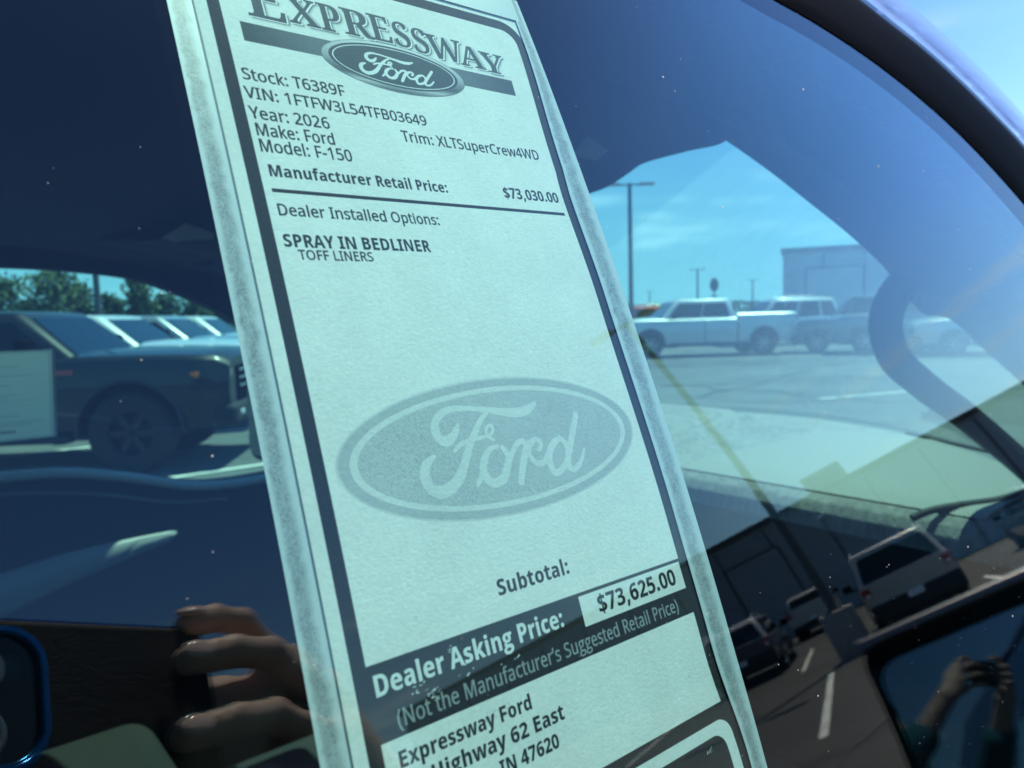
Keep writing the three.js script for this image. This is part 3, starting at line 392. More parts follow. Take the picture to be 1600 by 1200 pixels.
    c.fillStyle = 'rgba(120,132,136,0.18)'; for (let k = 0; k < 16; k++) c.fillRect(px(97 + ra(-4, 4)), py(-38 + ra(-1.2, 1.2)), ra(2, 7), 4);
  }
  const tex = new THREE.CanvasTexture(cv); tex.colorSpace = THREE.SRGBColorSpace; tex.anisotropy = 8;
  const fibre = dataTex(256, 256, (u, v, i, j) => 0.5 * vnoise(u * 40, v * 70) + 0.5 * vnoise(u * 90, v * 120)); fibre.repeat.set(3, 7);
  part('printed_sheet', grid(24, 60, (u, v) => onPrint(lerp(X0, X1, u), lerp(S0, S1, v), -0.0016)), mat([0.93, 0.94, 0.93], { map: tex, roughness: 0.85, bumpMap: fibre, bumpScale: 0.00004 }), sticker);
  const mott = dataTex(256, 2048, (u, v, i, j) => { const X = u * 6, Y = v * 285, w = (fbm(Y * 0.5, 3.3, 4) - 0.5) * 0.5, band = smooth(0.08, 0.3, u + w * 0.35) * (1 - smooth(0.52, 0.86, u + w * 0.4)), st = vnoise(X * 3.2 + Y * 1.1, Y * 2.6 - X * 2.2), sp = vnoise(X * 7, Y * 7), bl = fbm(X * 0.8, Y * 0.35, 4); const t = 0.93 - band * (0.10 + 0.17 * bl + 0.3 * (st - 0.4) * sp + 0.22 * (sp - 0.5)) + 0.06 * (sp - 0.5); return [t * 0.97, t, t * 1.0]; }, true);
  const tapeMat = mat([0.73, 0.755, 0.75], { map: mott, roughness: 0.35 });
  part('tape_strip', grid(6, 60, (u, v) => onPrint(lerp(56.1, 62.2, u), lerp(S0 - 3, S1 + 9, v), -0.0012)), tapeMat, sticker);
  part('tape_strip', grid(6, 60, (u, v) => { const s = lerp(S0 - 3, S1 + 9, v), w = warp(s); return onPrint(lerp(171.3, 175.8 + (172 - s) * 0.022 - w * 0.9, u), s, -0.0012); }), tapeMat, sticker);
  part('tape_strip', grid(20, 4, (u, v) => onPrint(lerp(61, 173, u), lerp(S1 - 0.6, S1 + 9, v), -0.0012)), tapeMat, sticker);
  part('sheet_edge', grid(1, 60, (u, v) => onPrint(62.15 + 0.4 * u, lerp(S0, S1, v), -0.0011)), mat([0.10, 0.14, 0.15]), sticker);
}
{ // the maker's long price sheet on the far window, seen from its back
  const s = thing('window_sheet', 'pale rectangular price sheet on the far side window, left edge of the view', 'price sheet');
  const cv = document.createElement('canvas'); cv.width = 512; cv.height = 384; const c = cv.getContext('2d'); c.fillStyle = 'rgb(205,212,208)'; c.fillRect(0, 0, 512, 384);
  seed(3); for (let k = 0; k < 26; k++) { c.fillStyle = 'rgba(110,124,126,' + ra(0.12, 0.4).toFixed(2) + ')'; const y = 20 + k * 13.4; c.fillRect(20 + ra(0, 30), y, ra(160, 440), ra(2, 6)); }
  c.fillStyle = 'rgba(70,84,88,0.6)'; c.fillRect(20, 340, 380, 10); c.strokeStyle = 'rgba(90,100,104,0.6)'; c.lineWidth = 3; c.strokeRect(6, 6, 500, 372);
  const t = new THREE.CanvasTexture(cv); t.colorSpace = THREE.SRGBColorSpace;
  part('paper', grid(8, 8, (u, v) => onGlass(lerp(-0.06, 0.265, u), lerp(1.368, 1.567, v), -0.04, -1)), mat([0.75, 0.77, 0.74], { map: t, roughness: 0.95, transmission: 0.5, thickness: 0 }), s);
  part('tape_edge', [grid(1, 4, (u, v) => onGlass(0.265 + 0.006 * u, lerp(1.368, 1.567, v), -0.041, -1))], M.plate, s);
}

// ------------------------------------------------------------------ photographer and phone
const P = (u, v, w) => EYE.clone().addScaledVector(RGT, u / 1000).addScaledVector(UPC, v / 1000).addScaledVector(FWD, w / 1000);
const frame = new THREE.Matrix4().makeBasis(RGT, UPC, FWD.clone().negate()).setPosition(EYE);
const rr2 = (x0, y0, x1, y1, r) => { const s = new THREE.Shape(); s.moveTo(x0 + r, y0); s.lineTo(x1 - r, y0); s.absarc(x1 - r, y0 + r, r, -Math.PI / 2, 0); s.lineTo(x1, y1 - r); s.absarc(x1 - r, y1 - r, r, 0, Math.PI / 2); s.lineTo(x0 + r, y1); s.absarc(x0 + r, y1 - r, r, Math.PI / 2, Math.PI); s.lineTo(x0, y0 + r); s.absarc(x0 + r, y0 + r, r, Math.PI, Math.PI * 1.5); return s; };
{
  const ph = thing('smartphone', 'dark phone with blue rim held sideways, mirrored low left in the window', 'phone', [EYE.x, EYE.y, EYE.z]);
  ph.quaternion.setFromRotationMatrix(new THREE.Matrix4().makeBasis(RGT, UPC, FWD.clone().negate()));
  const leather = dataTex(128, 128, (u, v) => 0.6 * vnoise(u * 40, v * 40) + 0.4 * vnoise(u * 90, v * 90)); leather.repeat.set(30, 30);
  const k = 0.001, sh = (a) => rr2(...a.map((x) => x * k));
  part('case', extrude(sh([-29, -54, 134, 23.5, 12]), 0.011, 0.0025, 12).translate(0, 0, 0.0055), mat([0.035, 0.026, 0.022], { roughness: 0.7, bumpMap: leather, bumpScale: 0.0003 }), ph);
  part('phone_body', extrude(sh([-26, -51.5, 136, 25.0, 12]), 0.007, 0.001, 12).translate(0, 0, 0.0075), mat([0.01, 0.11, 0.30], { roughness: 0.3, metalness: 0.6 }), ph);
  part('camera_rim', (() => { const s = sh([-24, -33, 44, 19, 15]); s.holes.push(sh([-20.6, -29.6, 40.6, 15.6, 12.5])); return extrude(s, 0.0042, 0.0012, 12).translate(0, 0, 0.0012); })(), mat([0.01, 0.16, 0.42], { roughness: 0.22, metalness: 0.75 }), ph);
  part('camera_plate', extrude(sh([-21, -30, 41, 16, 13]), 0.002, 0.0003, 12).translate(0, 0, 0.0032), mat([0.006, 0.008, 0.012], { roughness: 0.12 }), ph);
  for (const [x, y] of [[0, -3], [19, 3], [19, -19]]) { const l = part('camera_lens', new THREE.LatheGeometry([[0.0085, 0.0032], [0.0085, 0.0018], [0.0078, 0.0014], [0.0066, 0.0014], [0.006, 0.0022]].map(([a, b]) => new THREE.Vector2(a, b)), 24).rotateX(Math.PI / 2).translate(x * k, y * k, 0), M.silver, ph); part('lens_glass', new THREE.CircleGeometry(0.006, 20).translate(x * k, y * k, 0.0024), M.tint, l); }
  part('screen', extrude(sh([-24, -49, 132, 21, 9]), 0.0005).translate(0, 0, 0.0166), M.glossBlack, ph);
}
// bodies: signed distance to tapered capsules, joined smoothly and meshed
const capsule = (p, a, b, ra_, rb) => { const bx = b.x - a.x, by = b.y - a.y, bz = b.z - a.z, px = p.x - a.x, py = p.y - a.y, pz = p.z - a.z; const h = clamp((px * bx + py * by + pz * bz) / (bx * bx + by * by + bz * bz + 1e-12)); const dx = px - bx * h, dy = py - by * h, dz = pz - bz * h; return Math.sqrt(dx * dx + dy * dy + dz * dz) - lerp(ra_, rb, h); };
function sdfMesh(bones, k, cell) {
  const lo = V(1e9, 1e9, 1e9), hi = V(-1e9, -1e9, -1e9);
  for (const [a, b, r, q] of bones) for (const [p, s] of [[a, r], [b, q]]) { lo.min(p.clone().subScalar(s)); hi.max(p.clone().addScalar(s)); }
  lo.subScalar(3 * cell); hi.addScalar(3 * cell);
  const c = lo.clone().add(hi).multiplyScalar(0.5), L = Math.max(hi.x - lo.x, hi.y - lo.y, hi.z - lo.z), n = Math.min(150, Math.ceil(L / cell)), mc = new MarchingCubes(n, new THREE.MeshBasicMaterial(), false, false, 250000), p = V(0, 0, 0);
  const half = n / 2; mc.isolation = 0;
  for (let z = 0; z < n; z++) for (let y = 0; y < n; y++) for (let x = 0; x < n; x++) {
    p.set(c.x + (x - half) / half * L / 2, c.y + (y - half) / half * L / 2, c.z + (z - half) / half * L / 2);
    let d = 1e9;
    if (p.x > lo.x && p.x < hi.x && p.y > lo.y && p.y < hi.y && p.z > lo.z && p.z < hi.z) for (const [a, b, r, q, kk] of bones) { const e = capsule(p, a, b, r, q), s = kk ?? k, h = Math.max(s - Math.abs(d - e), 0) / s; d = Math.min(d, e) - h * h * s / 4; } else d = 1;
    mc.field[x + y * n + z * n * n] = -d;
  }
  mc.update();
  const pos = Array.from(mc.positionArray.subarray(0, mc.count * 3)), g0 = new THREE.BufferGeometry();
  for (let i = 0; i < pos.length; i += 3) { pos[i] = c.x + pos[i] * L / 2; pos[i + 1] = c.y + pos[i + 1] * L / 2; pos[i + 2] = c.z + pos[i + 2] * L / 2; }
  g0.setAttribute('position', new THREE.Float32BufferAttribute(pos, 3)); fixOut(g0);
  const g = mergeVertices(g0, cell * 0.02); g.computeVertexNormals(); return g;
}
{
  const fw = V(FWD.x, 0, FWD.z).normalize(), rt = V(-fw.z, 0, fw.x), up = V(0, 1, 0);
  const Q = (u, y, w) => V(EYE.x, y, EYE.z).addScaledVector(rt, u).addScaledVector(fw, w);   // metres: right, height, forward
  const foot = Q(0.02, 0, -0.46);
  const person = thing('person', 'person in a teal shirt holding the phone, mirrored in the window', 'person', [foot.x, 0, foot.z]);
  const off = foot.clone(); off.y = 0; const put = (g) => g.translate(-off.x, 0, -off.z);
  const wr = Q(0.268, 1.515, -0.03), elb = Q(0.34, 1.29, -0.30), shR = Q(0.205, 1.385, -0.46), wl = Q(-0.105, 1.53, -0.05), elL = Q(-0.27, 1.29, -0.28), shL = Q(-0.165, 1.385, -0.46);
  const hipR = Q(0.11, 0.88, -0.47), hipL = Q(-0.07, 0.88, -0.47), kneeR = Q(0.13, 0.47, -0.44), kneeL = Q(-0.09, 0.47, -0.44), ankR = Q(0.14, 0.09, -0.48), ankL = Q(-0.10, 0.09, -0.48);
  const neck = Q(0.02, 1.42, -0.46), head = Q(0.02, 1.575, -0.43), chin = Q(0.02, 1.50, -0.365);
  const body = [[head, head.clone().addScaledVector(fw, -0.03), 0.088, 0.09], [head.clone().addScaledVector(up, -0.05).addScaledVector(fw, 0.02), chin, 0.062, 0.042], [neck, head, 0.055, 0.06], [head.clone().addScaledVector(fw, 0.075), head.clone().addScaledVector(fw, 0.105).addScaledVector(up, -0.035), 0.009, 0.015, 0.02],
    [elb, wr, 0.043, 0.028], [shR, elb, 0.055, 0.044], [elL, wl, 0.043, 0.028], [shL, elL, 0.055, 0.044], [shR, shL, 0.07, 0.07], [neck, Q(0.02, 1.0, -0.47), 0.1, 0.13], [hipR, kneeR, 0.085, 0.06], [hipL, kneeL, 0.085, 0.06], [kneeR, ankR, 0.058, 0.04], [kneeL, ankL, 0.058, 0.04],
    [head.clone().addScaledVector(rt, 0.088), head.clone().addScaledVector(rt, 0.09).addScaledVector(up, -0.03), 0.014, 0.011, 0.01], [head.clone().addScaledVector(rt, -0.088), head.clone().addScaledVector(rt, -0.09).addScaledVector(up, -0.03), 0.014, 0.011, 0.01]];
  // right hand: knuckle chains in millimetres from the lens (right, up, towards the glass)
  const mm = (q) => P(...q), chain = (pts, r) => pts.slice(1).flatMap((q, i) => { const a = mm(pts[i]), b = mm(q), m = a.clone().lerp(b, 0.5), k = 0.94 / 1000, rm = (r[i] + r[i + 1]) / 2 * (i ? 0.88 : 0.97) * k; return [[a, m, r[i] * k, rm], [m, b, rm, r[i + 1] * k]]; });
  const fingersR = [[[125, 25.5, -7], [142, 29.5, -6], [162, 28, -6], [200, 2, -10]], [[108, 3, 4], [130, 5, 10], [156, 4, 10], [213, -17, -2]], [[100, -30, 4], [122, -28, 11], [148, -27.5, 11], [212, -42, 0]], [[103, -58, 1], [123, -57, 7], [143, -57, 7], [206, -66, -4]]];
  const thumbR = [[150, -6, -27], [174, -26, -30], [202, -56, -36], [222, -80, -44]];
  const hand = [];
  fingersR.forEach((f, i) => hand.push(...chain(f, [[6.4, 7, 7.6, 9], [7.2, 7.9, 8.5, 10], [7.2, 7.9, 8.5, 9.8], [6.2, 6.8, 7.4, 9]][i])));
  hand.push(...chain(thumbR, [8.5, 9.5, 10.5, 12]));
  for (const f of fingersR) hand.push([mm(f[3]), wr, 0.0125, 0.024, 0.012]);
  for (const [a, b, r] of [[[168, -8, -30], [222, -22, -24], 15], [[164, -32, -30], [226, -42, -24], 17], [[168, -56, -28], [224, -62, -24], 15]]) hand.push([mm(a), mm(b), r / 1000, r / 1000 * 1.1, 0.014]);
  const rightGeo = sdfMesh(hand, 0.004, 0.0022);
  const handL = [], fingersL = [[[-12, 33, -8], [-32, 36, -3], [-52, 30, -3], [-82, 5, -24]], [[-42, 4, 4], [-58, 4, 8], [-74, 0, 4], [-96, -18, -22]], [[-42, -22, 4], [-58, -23, 8], [-74, -27, 4], [-97, -40, -22]], [[-42, -46, 3], [-56, -47, 6], [-70, -50, 3], [-92, -60, -20]]];
  fingersL.forEach((f) => handL.push(...chain(f, [7, 7.8, 8.4, 9.5])));
  handL.push(...chain([[-20, -58, -14], [-45, -62, -26], [-75, -66, -34], [-98, -72, -42]], [8, 9, 10.5, 12]));
  for (const f of fingersL) handL.push([mm(f[3]), wl, 0.0125, 0.024, 0.012]);
  part('body', merge([put(sdfMesh(body, 0.05, 0.0125)), put(rightGeo), put(sdfMesh(handL, 0.004, 0.003))]), M.skin, person);
  const sleeve = (a, b, t) => a.clone().lerp(b, t);
  part('shirt', put(sdfMesh([[shR, shL, 0.088, 0.088], [neck.clone().addScaledVector(up, -0.08), Q(0.02, 0.93, -0.47), 0.13, 0.155], [shR, elb, 0.075, 0.062, 0.03], [shL, elL, 0.075, 0.062, 0.03], [elb, sleeve(elb, wr, 0.62), 0.062, 0.05, 0.03], [elL, sleeve(elL, wl, 0.62), 0.062, 0.05, 0.03]], 0.05, 0.014)), mat([0.03, 0.16, 0.19], { roughness: 0.9 }), person);
  part('trousers', put(sdfMesh([[Q(0.1, 0.92, -0.47), Q(-0.06, 0.92, -0.47), 0.12, 0.12], [hipR, kneeR, 0.105, 0.078], [hipL, kneeL, 0.105, 0.078], [kneeR, ankR, 0.076, 0.062], [kneeL, ankL, 0.076, 0.062]], 0.03, 0.014)), mat([0.03, 0.035, 0.06], { roughness: 0.95 }), person);
  part('hair', put(sdfMesh([[head.clone().addScaledVector(up, 0.035).addScaledVector(fw, 0.0), head.clone().addScaledVector(fw, -0.05).addScaledVector(up, 0.015), 0.092, 0.092], [head.clone().addScaledVector(fw, -0.06), head.clone().addScaledVector(fw, -0.06).addScaledVector(up, -0.06), 0.08, 0.06]], 0.03, 0.008)), mat([0.035, 0.02, 0.012], { roughness: 0.8 }), person);
  for (const s of [0.034, -0.034]) part('eye', put(new THREE.SphereGeometry(0.012, 14, 10).translate(...head.clone().addScaledVector(rt, s).addScaledVector(fw, 0.078).toArray())), mat([0.6, 0.58, 0.55], { roughness: 0.1 }), person);
  part('mouth', put(tube([-0.022, 0, 0.022].map((s) => Q(0.02 + s, 1.515, -0.345 + (s ? 0 : 0.006)).add(fw.clone().multiplyScalar(0.012))), 0.005, 10, 8)), mat([0.35, 0.12, 0.1]), person);
  for (const a of [ankR, ankL]) part('shoe', put(sdfMesh([[V(a.x, 0.05, a.z).addScaledVector(fw, -0.06), V(a.x, 0.045, a.z).addScaledVector(fw, 0.15), 0.05, 0.045]], 0.02, 0.01)), M.dark, person);
  // nails face the glass; a silver ring
  const nailGeo = new THREE.SphereGeometry(1, 20, 14).scale(0.0076, 0.0058, 0.0026);
  for (const f of fingersR) {
    const tip = mm(f[0]), d = mm(f[1]).sub(tip).normalize(), n = FWD.clone().addScaledVector(UPC, f === fingersR[0] ? 2.2 : 0.45); n.addScaledVector(d, -n.dot(d)).normalize();
    const b = new THREE.Matrix4().makeBasis(d, n.clone().cross(d), n).setPosition(tip.clone().addScaledVector(d, 0.0015).addScaledVector(n, 0.0064));
    part('fingernail', put(nailGeo.clone().applyMatrix4(b)), M.nail, person);
  }
  { const a = mm(fingersR[1][2]), b = mm(fingersR[1][3]), d = b.clone().sub(a).normalize(), q = new THREE.Quaternion().setFromUnitVectors(V(0, 0, 1), d); part('ring', put(new THREE.TorusGeometry(0.0108, 0.0018, 10, 30).scale(1, 1, 2.2).applyQuaternion(q).translate(...a.clone().lerp(b, 0.72).toArray())), M.chrome, person); }
}

// ------------------------------------------------------------------ parked vehicles (x forward)
function quadPlate(a, b, c, d, th) { const n = b.clone().sub(a).cross(d.clone().sub(a)).normalize().multiplyScalar(th), r = (q, k) => q.clone().addScaledVector(n, k); return loft([[a, b, c, d].map((q) => r(q, -1)), [a, b, c, d].map((q) => r(q, 1))], { crease: 0.3 }); } // thin plate on a quad
const TYPES = {
  pickup: { xf: 2.9, xr: -2.95, hw: 1.0, belt: 1.31, roof: 1.95, cowl: 1.38, wf: 0.80, wr: -1.08, back: -1.32, axF: 1.87, axR: -1.86, hoodF: 1.22, sill: 0.44, s: 1.06, bed: true },
  suv: { xf: 2.5, xr: -2.5, hw: 0.97, belt: 1.14, roof: 1.80, cowl: 1.15, wf: 0.50, wr: -2.12, back: -2.42, axF: 1.5, axR: -1.45, hoodF: 0.98, sill: 0.36, s: 0.88 },
  sedan: { xf: 2.4, xr: -2.4, hw: 0.91, belt: 0.95, roof: 1.46, cowl: 0.98, wf: 0.28, wr: -1.15, back: -1.85, axF: 1.42, axR: -1.38, hoodF: 0.78, sill: 0.26, s: 0.78 },
};
function makeVehicle(kind, name, label, category, pos, turn, color, o = {}) {
  const T = { ...TYPES[kind], ...o }, g = thing(name, label, category, pos, turn, o.group), paintM = color.isMaterial ? color : paint(color, o.metal ?? 0.15);
  const { xf, xr, hw, belt, roof, cowl, wf, wr, back, axF, axR, hoodF, sill, s } = T, N = 40;
  const ring = (x) => {
    const nose = smooth(xf - 0.45, xf, x), tail = smooth(xr + 0.35, xr, x), w = hw * (1 - 0.11 * nose * nose - 0.05 * tail * tail);
    const front = clamp((x - cowl) / (xf - cowl)), top = x > cowl ? lerp(belt, hoodF, Math.pow(front, 3)) - 0.07 * smooth(0.95, 1, front) : belt + (T.bed ? 0.13 * smooth(back + 0.03, back - 0.03, x) : 0);
    const lo = sill + 0.12 * nose * smooth(xf - 0.3, xf, x) + 0.1 * tail, cr = x > cowl - 0.1 ? 0.055 : 0.02;
    const half = [[lo, 0.86], [lo + 0.05, 0.93], [lerp(lo, top, 0.42), 1.0], [lerp(lo, top, 0.62), 1.0], [top - 0.16, 0.985], [top - 0.05, 0.962], [top - 0.008, 0.915], [top + cr * 0.5, 0.72], [top + cr, 0.3]];
    return half.map(([y, f]) => V(x, y, w * f)).concat(half.slice().reverse().map(([y, f]) => V(x, y, -w * f)));
  };
  const xs = Array.from({ length: N + 1 }, (_, k) => lerp(xr, xf, k / N)); if (T.bed) { xs.push(back - 0.035, back + 0.035); xs.sort((a, b) => a - b); } xs.splice(1, 0, xr + 0.02); xs.splice(xs.length - 1, 0, xf - 0.03);
  const body = part('body', cutArches(loft(xs.map(ring), { crease: 0.5 }), [axF, axR], 0.51 * s, 0.44 * s), paintM, g);
  // cabin
  const hwB = hw * 0.93, hwT = hw * 0.80, lev = (t) => { const x0 = lerp(cowl - 0.02, wf, t), x1 = lerp(back, wr, t), w = lerp(hwB, hwT, t), y = lerp(belt - 0.03, roof - 0.05, t), r = 0.12, out = []; for (const [cx, cz, a0] of [[x0 - r, w - r, 0], [x1 + r, w - r, 1], [x1 + r, -w + r, 2], [x0 - r, -w + r, 3]]) for (let k = 0; k <= 4; k++) { const a = (a0 + k / 4) * Math.PI / 2; out.push(V(cx + r * Math.cos(a), y, cz + r * Math.sin(a))); } return out; };
  const capR = (k, dy) => { const b = lev(1), c = V((wf + wr) / 2, 0, 0); return b.map((q) => V(lerp(c.x, q.x, k), q.y + dy, q.z * k)); };
  part('cabin', loft([lev(0), lev(0.5), lev(1), capR(0.96, 0.028), capR(0.8, 0.046), capR(0.45, 0.055)], { crease: 0.7 }), o.roofPaint || paintM, g);
  const side = (x, t, sg, d = 0.0) => V(x, lerp(belt - 0.03, roof - 0.05, t), sg * (lerp(hwB, hwT, t) + d));
  const xFront = (t) => lerp(cowl - 0.02, wf, t), xBack = (t) => lerp(back, wr, t), splits = kind === 'suv' ? [0.02, 0.40, 0.44, 0.74, 0.78, 0.97] : kind === 'pickup' ? [0.03, 0.51, 0.53, 0.95] : [0.02, 0.48, 0.52, 0.94];
  for (const sg of [1, -1]) {
    for (let k = 0; k < splits.length; k += 2) { const at = (f, t) => lerp(xFront(t) - 0.13, xBack(t) + 0.10, f), t0 = 0.1, t1 = kind === 'pickup' ? 0.84 : 0.88; part('side_window', quadPlate(side(at(splits[k], t0), t0, sg, 0.003), side(at(splits[k + 1], t0), t0, sg, 0.003), side(at(splits[k + 1], t1), t1, sg, 0.003), side(at(splits[k], t1), t1, sg, 0.003), 0.008), M.tint, g); }
    const mx = cowl - 0.42, mm_ = part('side_mirror', [rbox(0.14, 0.2, 0.22, 0.05, mx, belt + 0.1, sg * (hw + 0.16)), bar([mx, belt + 0.04, sg * (hw + 0.08)], [mx + 0.02, belt, sg * hw * 0.95], 0.05, 0.05)], o.mirror || M.glossBlack, g);
    for (const hx of kind === 'sedan' ? [0.1, -0.85] : [-0.02, kind === 'pickup' ? -0.98 : -1.05]) part('door_handle', rbox(0.2, 0.03, 0.03, 0.012, hx, belt - 0.14, sg * (hw + 0.004)), o.handle || paintM, g);
    for (const [a, b] of kind === 'pickup' ? [[cowl - 0.3, 0.12], [0.12, -0.98]] : [[cowl - 0.3, -0.1], [-0.1, -1.1]]) part('door_seam', [box(0.016, belt - sill - 0.16, 0.006, b, (belt + sill) / 2, sg * (hw + 0.0005))], M.dark, body);
    part('head_lamp', [new RoundedBoxGeometry(0.34, kind === 'pickup' ? 0.15 : 0.13, 0.24, 3, 0.04).rotateY(sg * 0.5).translate(xf - 0.19, hoodF - 0.19, sg * hw * 0.77)], M.lamp, g);
    part('marker_lamp', [rbox(0.1, 0.07, 0.03, 0.012, xf - 0.34, hoodF - 0.2, sg * (hw * 0.972))], M.amber, g);
    const tl = part('tail_lamp', [rbox(0.16, kind === 'suv' ? 0.26 : kind === 'pickup' ? 0.36 : 0.16, 0.2, 0.03, xr + 0.075, belt - (kind === 'suv' ? 0.14 : 0.12), sg * (hw * 0.945 - 0.1))], M.redLens, g);
    part('reverse_lamp', [rbox(0.03, 0.08, 0.1, 0.01, xr - 0.002, belt - (kind === 'suv' ? 0.2 : 0.3), sg * (hw * 0.945 - 0.1))], M.plate, tl);
    part('running_board', [rbox(axF - axR - 1.2, 0.07, 0.14, 0.02, (axF + axR) / 2, sill - 0.03, sg * (hw - 0.05))], M.rubber, g);
    for (const ax of [axF, axR]) { wheel(g, ax, sg * (hw - 0.14), o.rim || M.rim, s); part('wheel_arch', new THREE.TorusGeometry(0.515 * s, 0.022, 8, 28, Math.PI * 1.04).rotateZ(-0.06).translate(ax, 0.44 * s, sg * (hw - 0.012)), o.arch || paintM, g); }
  }
  if (T.bed) for (const sg of [1, -1]) part('cab_gap', box(0.02, belt - sill - 0.05, 0.012, back - 0.03, (belt + sill) / 2 + 0.02, sg * (hw - 0.002)), M.dark, body);
  const W = (t, z, off) => V(xFront(t) + 0.006, lerp(belt - 0.03, roof - 0.05, t), z);
  part('windshield', quadPlate(W(0.06, -hwB + 0.1), W(0.06, hwB - 0.1), W(0.93, hwT - 0.1), W(0.93, -hwT + 0.1), 0.008), M.tint, g);
  const B = (t, z) => V(xBack(t) - 0.006, lerp(belt - 0.03, roof - 0.05, t), z);
  part('rear_window', quadPlate(B(0.12, -hwB + 0.12), B(0.12, hwB - 0.12), B(0.86, hwT - 0.1), B(0.86, -hwT + 0.1), 0.008), M.tint, g);
  const gr = part('grille', [rbox(0.08, kind === 'pickup' ? 0.42 : 0.3, hw * 1.2, 0.03, xf - 0.02, hoodF - (kind === 'pickup' ? 0.33 : 0.27), 0)], M.glossBlack, g);
  for (let k = 0; k < 3; k++) part('grille_bar', rbox(0.03, 0.025, hw * 1.06, 0.01, xf + 0.02, hoodF - 0.18 - 0.09 * k, 0), o.grille || M.dark, gr);
  part('front_bumper', [rbox(0.26, 0.24, hw * 1.84, 0.07, xf - 0.06, sill + 0.16, 0)], o.bumper || M.dark, g);
  part('rear_bumper', [rbox(0.24, kind === 'suv' ? 0.4 : 0.2, hw * 1.88, 0.06, xr + 0.03, sill + (kind === 'suv' ? 0.2 : 0.13), 0)], o.rearBumper || M.dark, g);
  for (const sg of [1, -1]) part('fog_lamp', [rbox(0.04, 0.06, 0.14, 0.015, xf + 0.065, sill + 0.17, sg * hw * 0.68)], M.lamp, g);
  part('licence_plate', [rbox(0.02, 0.15, 0.31, 0.005, kind === 'suv' ? xr - 0.10 : xr - 0.03, kind === 'suv' ? sill + 0.34 : sill + 0.34, 0)], M.plate, g);
  for (const ax of [axF, axR]) part('wheel_well', box(1.06 * s, 0.5, hw * 1.4, ax, 0.62 * s, 0), M.dark, g);
  part('underbody', box(xf - xr - 1.0, 0.12, hw * 1.5, 0, sill + 0.02, 0), M.dark, g);
  if (T.bed) part('bed_cavity', [box(1.5, 0.012, hw * 1.62, (back + xr) / 2 - 0.03, belt + 0.146, 0)], M.dark, g);
  if (kind === 'suv') for (const sg of [1, -1]) part('roof_rack_rail', [tube([[wf - 0.4, roof - 0.02, sg * hwT * 0.9], [wf - 0.5, roof + 0.045, sg * hwT * 0.9], [wr + 0.5, roof + 0.045, sg * hwT * 0.9], [wr + 0.35, roof - 0.02, sg * hwT * 0.9]], 0.018, 24, 8)], M.silver, g);
  if (o.badge) for (const sg of [1]) part('fender_badge', [rbox(0.26, 0.045, 0.012, 0.003, axF - 0.66, belt - 0.17, sg * (hw + 0.004))], mat([0.35, 0.06, 0.06], { roughness: 0.3 }), body);
  return g;
}
const ROW = -33 * Math.PI / 180, rowAt = (k, al) => [0.87 + 0.545 * 3 * k + 0.839 * al, 0, -9.64 - 0.839 * 3 * k + 0.545 * al];
const WHITE = [0.54, 0.55, 0.55], rowGroup = 'vehicles parked in the row past the far window';
makeVehicle('pickup', 'pickup_truck', 'black pickup truck nearest beyond the far window, with amber marker lamp and dark wheels', 'pickup truck', rowAt(0, 0), ROW, mat([0.006, 0.008, 0.01], { roughness: 0.45, specularIntensity: 0.5, clearcoat: 0.5, clearcoatRoughness: 0.03 }), { rim: M.rimBlack, hoodF: 1.25, belt: 1.29, roof: 1.79, badge: true, grille: M.chrome, group: rowGroup });
makeVehicle('pickup', 'pickup_truck', 'white pickup truck right behind the black one in the row', 'pickup truck', rowAt(1, -0.42), ROW, WHITE, { roof: 1.77, group: rowGroup });
makeVehicle('pickup', 'pickup_truck', 'silver pickup truck between the two white ones in the row', 'pickup truck', rowAt(2, -0.6), ROW, [0.3, 0.32, 0.34], { roof: 1.77, group: rowGroup, metal: 0.6 });
makeVehicle('pickup', 'pickup_truck', 'white pickup truck fourth back from the black one in the row', 'pickup truck', rowAt(3, -0.8), ROW, WHITE, { roof: 1.77, group: rowGroup });
const lotGroup = 'vehicles across the lot seen through the windshield';
const YAW = (dx, dz) => Math.atan2(-dz, dx);
{
  const hL = [-0.81, -0.586];  // left in the picture, level
  const at = (x, d) => { const u = (x - 800) / 1190 * d; return [FWD.x * d + RGT.x * u, 0, EYE.z + FWD.z * d + RGT.z * u]; };
  makeVehicle('pickup', 'pickup_truck', 'white pickup truck side on across the lot, facing left, red tail lamp', 'pickup truck', at(1094, 26.6), YAW(...hL), WHITE, { group: lotGroup, cowl: 1.62, wf: 1.05, wr: -0.78, back: -0.98, axF: 1.98, axR: -1.9, xf: 3.0, xr: -3.0 });
  makeVehicle('suv', 'utility_vehicle', 'red vehicle half hidden by the sticker left of the white truck', 'utility vehicle', at(968, 33.5), YAW(...hL), [0.4, 0.012, 0.012], { group: lotGroup });
  makeVehicle('suv', 'utility_vehicle', 'dark utility vehicle with pale roof behind the white truck bed', 'utility vehicle', at(1215, 33), YAW(...hL), [0.03, 0.035, 0.045], { group: lotGroup, roofPaint: paint([0.5, 0.5, 0.5]), roof: 1.95 });
  makeVehicle('suv', 'utility_vehicle', 'dark grey utility vehicle parked just right of the white truck', 'utility vehicle', at(1352, 26), YAW(-0.45, -0.9), [0.07, 0.08, 0.095], { group: lotGroup, roof: 1.92, belt: 1.2 });
  makeVehicle('pickup', 'pickup_truck', 'grey pickup truck behind the upper end of the grab handle', 'pickup truck', at(1452, 24.5), YAW(-0.45, -0.9), [0.11, 0.12, 0.14], { group: lotGroup });
  makeVehicle('suv', 'utility_vehicle', 'silver utility vehicle seen through the gap of the grab handle', 'utility vehicle', at(1560, 23), YAW(-0.6, -0.8), [0.35, 0.36, 0.38], { group: lotGroup });
}
